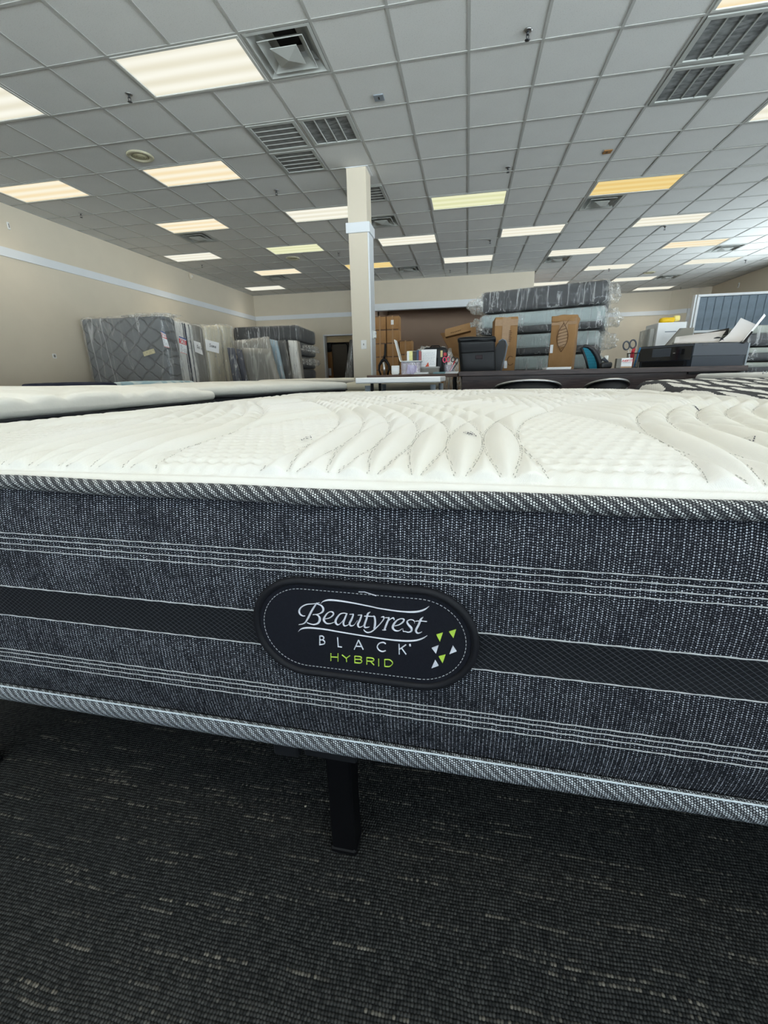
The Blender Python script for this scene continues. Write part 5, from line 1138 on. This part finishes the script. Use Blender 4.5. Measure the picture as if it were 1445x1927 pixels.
# beige board leaning before it
Yb = 5.6; pts_ = [(1240, 664), (1281, 617.5), (1306, 616.5), (1302, 664)]
Q = [(lambda v: (v.x, v.z))(at_y(a, b, Yb)) for a, b in pts_]; Q = [Q[0], Q[1], Q[2], (Q[2][0], 0), (Q[0][0]+.0, 0)]
t = thing('foam_board', 'grey-beige board with a slanting edge behind the printer', 'board', (0, 0, 0)); MB().prism(Q, Yb, Yb+.03).build('board', simple('grey_beige_board', (.25, .235, .20), .8), t)
MB().prism([Q[0], Q[1], (Q[1][0]+.02, Q[1][1]), (Q[0][0]+.02, Q[0][1])], Yb-.002, Yb-.0005).build('edge_fold', m_greyfab, t)
# clear jar-like wrap by the desk back
t = heap('crumpled_polythene', 'bit of crumpled film behind the printer at left', (X_at(1222, 4.95, 655), 4.95, .79), (.05, .04, .05), m_film2, 88)
# wrapped stack at right edge
Ys = 5.25; xs = X_at(1400, Ys, 660)
zz = [Z_at(1425, p_, Ys) for p_ in (610, 652, 680, 705)]; zz += [zz[3]*.5, .004]
for k in range(5):
    a1, a0 = zz[k], zz[k+1]+.001
    t = thing('wrapped_mattress', ['top dark mattress in clear wrap at the right edge', 'second dark mattress in clear wrap at the right edge', 'third dark mattress in clear wrap at the right edge', 'fourth mattress of the right edge stack, low behind the white one', 'lowest mattress of the stack at the right edge'][k], 'mattress', (xs, Ys, 0), .0, 'wrapped mattresses stacked at the right edge')
    pale = (a1-a0)*.38
    MB().cushion(.0, 1.5, 0, 1.0, a0+.004, a1-pale, .03, .12, lambda p, n: .005*wob(p, 5)).build('body', m_darkwrap, t)
    MB().cushion(.0, 1.5, .0, 1.0, a1-pale-.01, a1-.010, .02, .12, lambda p, n: .005*wob(p, 5)).build('pale_top', simple('sage_fabric', (.34, .37, .33), .8, var=.1), t)
    MB().cushion(-.03, 1.53, -.02, 1.02, a0+.001, a1-.006, .045, .06, lambda p, n: .005*wob(p, 9)*(1-abs(n.z))).build('plastic_wrap', m_film, t)
lt = MB(); lt_o = (X_at(1432, 3.2, 703), 3.2, .675)
letters(lt, 'Hienu', lt_o, (1, 0, 0), (0, 0, 1), .03, .004, (0, -.012, 0), 0, .2).build('printed_word', simple('grey_print', (.3, .33, .36), .8), [o for o in bpy.data.objects if o.get('label', '').startswith('white mattress with faint')][0])

# ------------------------------------------------------------------ upright mattresses along the left wall
def upright(label, pxa, ya, pxb, yb, pyt, mbody, xleft=-6.98, film_=m_film, group='wrapped mattresses standing along the left wall', seams=None, qs=0, ring=None):
    """stands on its end, far end at the wall, right side face running from (pxa, ya) to (pxb, yb)"""
    A0 = at_y(pxa, pyt, ya); B0_ = at_y(pxb, pyt, yb); zt = A0.z; t = thing('wrapped_mattress', label, 'mattress', (0, 0, 0), 0, group)
    dxy = Vector((B0_.x-A0.x, yb-ya, 0)); T = Matrix(((1, dxy.x/(yb-ya), 0, -ya*dxy.x/(yb-ya)), (0, 1, 0, 0), (0, 0, 1, 0), (0, 0, 0, 1)))
    def dsp(p, n):
        q_ = 0
        if qs: a = (p.x+p.z)*qs; b = (p.x-p.z)*qs; q_ = .016*(min(abs(math.sin(a)), .5)*min(abs(math.sin(b)), .5)*4-.5)*abs(n.y)
        return q_+.008*wob(p, 3)
    MB().cushion(xleft, A0.x, ya, yb, 0.012, zt-.03, .07, .07 if qs else .12, dsp, T=T).build('body', mbody, t)
    if seams:
        for f in seams:
            yy = ya+(yb-ya)*f; MB().cbox(A0.x-.02, A0.x+.014, yy-.006, yy+.006, .03, zt-.06, .002, T=T).build('edge_cord', m_navy, t)
    if film_: MB().cushion(xleft-.02, A0.x+.03, ya-.02, yb+.012, 0, zt, .08, .07, lambda p, n: .010*wob(p, 5)+.010*wob(p, 16)*(1 if p.z > zt-.2 else .5), T=T).build('plastic_wrap', film_, t)
    return t, A0, zt, T
m_filmA = film('clear_polythene_long_creases', .12, .38, 2.0, diag=.5)
q = Mat('slate_diamond_quilt', (.12, .13, .14), .8); x, y, z = q.coords(); wq = q.noise(3.5, 3)*.6; da = (((x*.85+z)/.30+wq).fract()-.5).abs()*2.0; db = (((x*.85-z)/.30+wq).fract()-.5).abs()*2.0; gr = (da.mx(db)).sst(.80, 1.0)
q.color(q.mix(gr*.55, q.mix(q.noise(5, 4), (.085, .095, .105), (.16, .17, .18)), (.05, .055, .062))); q.bump(q.noise(45, 3)*.1-gr, 1.0, .03); m_slate = q.m
tA, A0, zA, TA = upright('slate diamond-quilted mattress in clear wrap, largest at the left wall', 303, 7.30, 328, 7.68, 589, m_slate, film_=m_filmA)
for (yy, ss) in ((.0, 1),):
    p_ = at_y(281, 664, 7.26); MB().cushion(p_.x-.12, p_.x+.12, 7.245, 7.262, p_.z-.035, p_.z+.045, .008, .05, lambda p, n: .002*wob(p, 12), T=Tr(p_.x, 7.25, p_.z) @ Matrix.Rotation(-.22, 4, 'Y') @ Tr(-p_.x, -7.25, -p_.z)).build('cream_patch', simple('gold_cream_patch', (.50, .46, .30), .6, var=.4, vs=25), tA)
heap('top_gather', None, (A0.x-.3, 7.45, zA-.02), (.45, .18, .045), m_film2, 71, tA)
upright('white mattress with navy cords, first behind the slate one', 327, 7.78, 346, 8.12, 598, m_white_fab, seams=(.72, .96))
upright('second white mattress with a navy cord at the left wall', 348, 8.22, 361, 8.50, 603, m_white_fab, seams=(.35,))
upright('grey striped mattress fifth thing along the left wall', 363, 8.62, 380, 9.02, 607, m_greyfab)
upright('cream mattress in clear wrap with a handwritten sign', 384, 9.15, 414, 9.85, 609, m_cream)
upright('second cream mattress in clear wrap, farthest upright at the left wall', 418, 9.98, 437, 10.45, 608, m_cream)
# signs
def sign(label, quad, Y0, Y1, kind):
    (tl, tr, br, bl_) = quad; P = [at_y(*bl_, Y0), at_y(*br, Y1), at_y(*tr, Y1), at_y(*tl, Y0)]
    ex_ = (P[1]-P[0]); ez_ = (P[3]-P[0]); nrm_ = ex_.cross(ez_).normalized()*(1)
    if nrm_.y > 0: nrm_ = -nrm_
    t = thing('sale_sign', label, 'sign', (0, 0, 0), 0, 'sale signs on the upright mattresses'); b = [p_-nrm_*.004 for p_ in P]
    MB().add(P+b, [(0, 1, 2, 3), (7, 6, 5, 4), (0, 4, 5, 1), (1, 5, 6, 2), (2, 6, 7, 3), (3, 7, 4, 0)]).build('card', m_paper, t)
    def at(u, v, o=.002): q0 = P[0].lerp(P[1], u).lerp(P[3].lerp(P[2], u), v); return q0+nrm_*(o+.004)
    w_, h_ = ex_.length, ez_.length; ez2 = (P[3]-P[0]).normalized(); ex2 = ex_.normalized()
    if kind == 'sale':
        MB().quad(at(0, .93), at(1, .93), at(1, 1), at(0, 1)).build('blue_band', m_navyprint, t); MB().quad(at(0, .58), at(1, .58), at(1, .88), at(0, .88)).build('red_band', m_red, t)
        letters(MB(), 'SALE', at(.08, .62, .003), ex2, ez2, h_*.21, h_*.035, nrm_*.014, 0, .16, w_*.84/(4*h_*.21)-.16).build('sale_lettering', m_paper, t)
        ink = MB()
        for k in range(5): ink.quad(at(.1, .08+.095*k), at(.35+.1*(k % 2), .08+.095*k), at(.35+.1*(k % 2), .10+.095*k), at(.1, .10+.095*k))
        for k in range(3): ink.quad(at(.5, .06+.1*k), at(.88, .08+.1*k), at(.88, .10+.1*k), at(.5, .08+.1*k))
        ink.build('small_print', m_ink, t); MB().quad(at(0, 0), at(1, 0), at(1, .025), at(0, .025)).build('red_edge', m_red, t)
    else: letters(MB(), kind, at(.22, .42), ex2, ez2, h_*.28, h_*.035, nrm_*.012, .2, .12, .62).build('handwriting', m_ink, t)
sign('red, white and blue sale card on the slate wrapped mattress', [(302, 622), (311, 627), (319, 655), (309, 652)], 7.17, 7.22, 'sale')
sign('red, white and blue sale card on the white mattress', [(336, 632.5), (350, 638), (351.5, 667), (339, 663)], 7.58, 7.72, 'sale')
sign('handwritten paper sign left of the other, on the grey striped mattress', [(364.5, 641), (377, 645), (382, 668), (367, 662)], 8.38, 8.62, 'Sale')
sign('handwritten paper sign on the cream mattress', [(386, 638.5), (412, 645), (412, 665), (388, 659)], 8.95, 9.25, 'Same')

# ------------------------------------------------------------------ black stack and leaning mattresses at the back left
Yk = 11.6; xL_, xR_ = X_at(440, Yk, 640), X_at(561, Yk, 640); zt = Z_at(500, 612.5, Yk); xr2 = X_at(594, Yk+1.9, 650); shx = (xr2-xR_)/1.9
TT = Matrix(((1, shx, 0, -Yk*shx), (0, 1, 0, 0), (0, 0, 1, 0), (0, 0, 0, 1)))
hts = [zt, zt-.40, zt-.76, zt-1.10, zt-1.42, .0]
mats_ = [m_darkwrap, m_charcoal, m_darkwrap, m_charcoal, m_brownlam]
for k in range(5):
    z1, z0 = hts[k], hts[k+1]; t = thing('wrapped_mattress', ['black wrapped mattress topping the back left stack', 'grey wrapped mattress second in the back left stack', 'wrapped mattress with gathered film, third in the back left stack', 'dark wrapped mattress fourth in the back left stack', 'brown box spring at the foot of the back left stack'][k], 'mattress', (0, 0, 0), 0, 'stack of wrapped mattresses at the back left')
    MB().cushion(xL_, xR_-.02*k, Yk, Yk+1.9, z0+.006, z1-.012, .07, .15, lambda p, n: .01*wob(p, 3)*(1-abs(n.z)), T=TT).build('body', mats_[k], t)
    if k < 4: MB().cushion(xL_-.02, xR_-.02*k+.03, Yk-.02, Yk+1.92, z0+.001, z1-.001, .08, .09, lambda p, n: (.012*wob(p, 6)+.008*wob(p, 17))*(1-abs(n.z)), T=TT).build('plastic_wrap', m_film, t)
    if k in (1, 2): heap('loose_wrap', None, (xR_+shx*.9+.05, Yk+.9, (z0+z1)/2), (.14, .7, .11), m_film2, 90+k, t)
def leaner(label, quad, Y, th, mbody, film_=m_film, group='wrapped mattresses leaning before the back left stack'):
    """slanted slab standing on the floor; quad = top-left, top-right px plus the px where its sides cross the bed tops"""
    tl, tr, br, bl_ = [at_y(*p_, Y) for p_ in quad]; t = thing('wrapped_mattress', label, 'mattress', (0, 0, 0), 0, group)
    def ext(a, b): f = a.z/(a.z-b.z); return a+(b-a)*f
    B_r, B_l = ext(tr, br), ext(tl, bl_); n = 10; m_ = 8
    def surf(off, grow, wv):
        V = []
        for i in range(n+1):
            f = i/n
            for j in range(m_+1):
                g = j/m_; p_ = (B_l.lerp(B_r, g)).lerp(tl.lerp(tr, g), f); c_ = (B_l+B_r+tl+tr)/4; d_ = p_-c_; p_ = c_+Vector((d_.x*(1+grow), 0, d_.z*(1+grow*.4)))
                p_.z = max(p_.z, .004); ed = min(i, n-i, j, m_-j); rd = .03 if ed == 0 else 0
                V.append(p_+Vector((0, off+(rd if off < th/2 else -rd)+wv*wob(p_, 7), 0)))
        return V
    for nm, mm, gr, wv, o0, o1 in (('body', mbody, 0, .004, 0, th), ('plastic_wrap', film_, .035, .012, -.02, th+.01)):
        if mm is None: continue
        V = surf(o0, gr, wv)+surf(o1, gr, wv); N0 = (n+1)*(m_+1); w_ = m_+1
        F = [(i*w_+j, i*w_+j+1, (i+1)*w_+j+1, (i+1)*w_+j) for i in range(n) for j in range(m_)]; F += [tuple(k+N0 for k in f[::-1]) for f in F]
        edge = [j for j in range(w_)]+[i*w_+m_ for i in range(1, n+1)]+[n*w_+j for j in range(m_-1, -1, -1)]+[i*w_ for i in range(n-1, 0, -1)]
        F += [(edge[k], edge[k]+N0, edge[(k+1) % len(edge)]+N0, edge[(k+1) % len(edge)]) for k in range(len(edge))]
        MB().add(V, F, 0, True).build(nm, mm, t)
m_stripeblue = simple('ice_blue_fabric', (.25, .36, .44), .75, var=.2, vs=6)
leaner('tall white mattress leaning rightmost before the back left stack', [(541, 640), (556, 641), (567, 722), (551, 722)], 10.70, .14, m_white_fab)
leaner('grey film-wrapped mattress edge right of the white one', [(556, 641), (561, 643), (571, 722), (566, 722)], 10.95, .14, m_greyfab)
leaner('dark floral mattress edge among the leaning ones', [(523, 641), (534, 640), (549, 722), (536, 722)], 10.47, .13, m_charcoal)
leaner('ice blue striped mattress edge among the leaning ones', [(503, 637), (519, 641), (536, 722), (525, 722)], 10.24, .13, m_stripeblue)
leaner('long dark mattress leaning highest at the front of the group', [(438, 642), (502, 634), (524, 722), (470, 722)], 10.02, .13, m_greyfab, m_film2)
leaner('small grey mattress under frosted film, front of the leaning group', [(453, 655), (506, 657), (525, 722), (466, 722)], 9.80, .13, m_greyfab, m_film3)
leaner('navy mattress edge standing second from left of the leaning group', [(443, 656), (452, 658), (465, 722), (454, 722)], 9.60, .11, m_navy)
leaner('navy mattress edge standing leftmost of the leaning group', [(426, 654), (438, 655), (452, 722), (438, 722)], 9.42, .11, m_navy)

# ------------------------------------------------------------------ behind the doorway
Yd = 15.1
t = thing('pine_plank', 'two pale pine boards across the top of the doorway', 'plank', (0, 0, 0))
a, b = at_y(612, 631, Yd), at_y(664, 643, Yd)
MB().cbox(a.x-.1, b.x+.3, Yd, Yd+.04, (a.z+b.z)/2+.01, a.z+.03, .003).build('board', m_pine, t); MB().cbox(a.x-.1, b.x+.3, Yd-.03, Yd+.04, b.z, (a.z+b.z)/2+.005, .003).build('board', m_pine, t)
for xx in (-4.95, -3.55): MB().cbox(xx, xx+.08, Yd+.05, Yd+.13, 0, a.z+.05, .003).build('post', m_pine, t)
t = thing('box_spring', 'brown-grey box spring with black piped edge inside the doorway', 'box spring', (0, 0, 0)); Q = [at_y(a, b, 15.5) for a, b in [(620, 646), (655, 645)]]
x0, x1, zt = Q[0].x, Q[1].x, Q[0].z
MB().cushion(x0, x1, 15.5, 15.7, 0, zt, .05, .2).build('panel', simple('taupe_fabric', (.11, .09, .07), .85), t)
MB().tube([(x0+.02, 15.49, .02), (x0+.02, 15.49, zt-.10), (x0+.08, 15.49, zt-.02), (x1-.08, 15.49, zt-.02), (x1-.02, 15.49, zt-.10), (x1-.02, 15.49, .02)], .022, 8).build('piping', m_black, t)
t = thing('headboard', 'orange-brown wooden board at the left inside the doorway', 'board', (0, 0, 0)); Q = [(lambda v: (v.x, v.z))(at_y(a, b, 15.32)) for a, b in [(615, 650), (623, 650), (629, 712), (617, 712)]]; Q = Q[:2]+[(Q[2][0], 0), (Q[3][0], 0)]
MB().prism(Q, 15.32, 15.38).build('board', simple('orange_oak', (.26, .12, .04), .5, var=.2, vs=3), t); MB().cbox(Q[3][0]+.05, Q[3][0]+.14, 15.305, 15.32, .80, 1.05, .004).build('white_strap', m_paper, t)
p = at_y(618, 652, 15.15); t = thing('bag', 'black bag hung over the wooden board in the doorway', 'bag', (p.x, 15.16, 0)); MB().cushion(-.09, .09, 0, .11, p.z-.18, p.z+.13, .05, .06, lambda p_, n: .012*wob(p_, 12)).build('bag_body', m_black, t); MB().tube([(-.05, .05, p.z+.12), (0, .09, p.z+.19), (.05, .05, p.z+.12)], .01, 6).build('handle', m_black, t); MB().tube([(0, .05, p.z+.18), (0, .05, p.z+.30)], .008, 6).build('hook_cord', m_black, t)
leaner('grey panel in film leaning at the right inside the doorway', [(658, 640), (664, 640), (664, 716), (648, 716)], 14.98, .08, m_greyfab, m_film2, group=None)

# ------------------------------------------------------------------ column, switch, thermostat, wall fittings
cx0, cx1, cy0, cy1 = -1.690, -1.425, 6.58, 6.87
t = struct(thing('support_column', 'square beige column with a white collar in the middle of the room', 'column', (0, 0, 0))); del t['category']
MB().box(cx0, cx1, cy0, cy1, 0, ZC+.01).build('shaft', m_wall, t)
MB().cbox(cx1, cx1+.022, cy0+.005, cy1, 0, 2.612, .002).build('lit_side_panel', m_trim, t)  # added white panel, daylight on the column's right face put into its colour
col = MB(); g_ = .03
for (a, b, c, d) in ((cx0-g_, cx1+g_+.01, cy0-g_, cy0), (cx0-g_, cx1+g_+.01, cy1, cy1+g_), (cx0-g_, cx0, cy0, cy1), (cx1, cx1+g_+.01, cy0, cy1)): col.cbox(a, b, c, d, 2.612, 2.735, .003)
col.build('collar', m_trim, t); MB().box(cx0-.012, cx1+.03, cy0-.012, cy1+.012, ZC-.008, ZC+.0).build('ceiling_flange', m_trim, t)
p = at_y(684.5, 648.5, cy0); t = thing('light_switch', 'white toggle switch plate on the column', 'switch', (p.x, cy0, p.z)); MB().cbox(-.042, .042, -.007, 0, -.062, .062, .003).build('plate', m_whitepl, t); MB().cbox(-.006, .006, -.018, -.007, -.010, .014, .002).build('toggle', m_greyfab, t)
for s_ in (-1, 1): MB().lathe([(.003, 0), (.002, .001)], n=8, T=Tr(0, -.007, s_*.045) @ Matrix.Rotation(PI/2, 4, 'X')).build('screw', m_steel, t)
p = at_y(706, 630, cy0+.12); t = thing('thermostat', 'white thermostat on the right face of the column', 'thermostat', (cx1+.0225, cy0+.12, p.z)); MB().cbox(0, .018, -.05, .05, -.055, .06, .004).build('backplate', m_whitepl, t); MB().cbox(.018, .042, -.04, .045, -.045, .05, .006).build('cover', m_whitepl, t); MB().box(.0421, .043, -.02, .02, .005, .03).build('display', m_greymetal, t)
p = Vector((XL, 6.74, 1.175)); t = thing('wall_socket', 'small white socket plate on the left wall before the slate mattress', 'socket', p); MB().cbox(0, .008, -.038, .038, -.038, .038, .003).build('plate', m_whitepl, t); MB().cbox(.008, .012, -.018, .018, -.022, .022, .002).build('insert', m_greyfab, t)
t = thing('alarm_sounder', 'small round beige device high on the left wall', 'alarm', (XL, 11.19, 3.285)); MB().lathe([(.075, 0), (.075, .03), (.05, .045), (.01, .05)], n=20, T=Matrix.Rotation(PI/2, 4, 'Y')).build('case', m_wall, t); MB().lathe([(.02, .05), (.015, .06)], n=12, T=Matrix.Rotation(PI/2, 4, 'Y')).build('button', m_whitepl, t)
t = thing('sensor', 'slim white sensor high on the left wall at the photo edge', 'sensor', (XL, 6.47, 3.07)); MB().cbox(0, .02, -.015, .02, -.05, .05, .004).build('case', m_whitepl, t); MB().box(.02, .0215, -.006, .008, -.03, .03).build('lens', m_greyfab, t)
p = at_z(1390, 530, 3.0); t = thing('sensor', 'slim white sensor high on the right wall above the framed panel', 'sensor', (XR, 15.9, 3.13)); MB().cbox(-.02, 0, -.03, .03, -.07, .07, .004).build('case', m_whitepl, t); MB().box(-.0215, -.02, -.012, .012, -.04, .04).build('lens', m_greyfab, t)
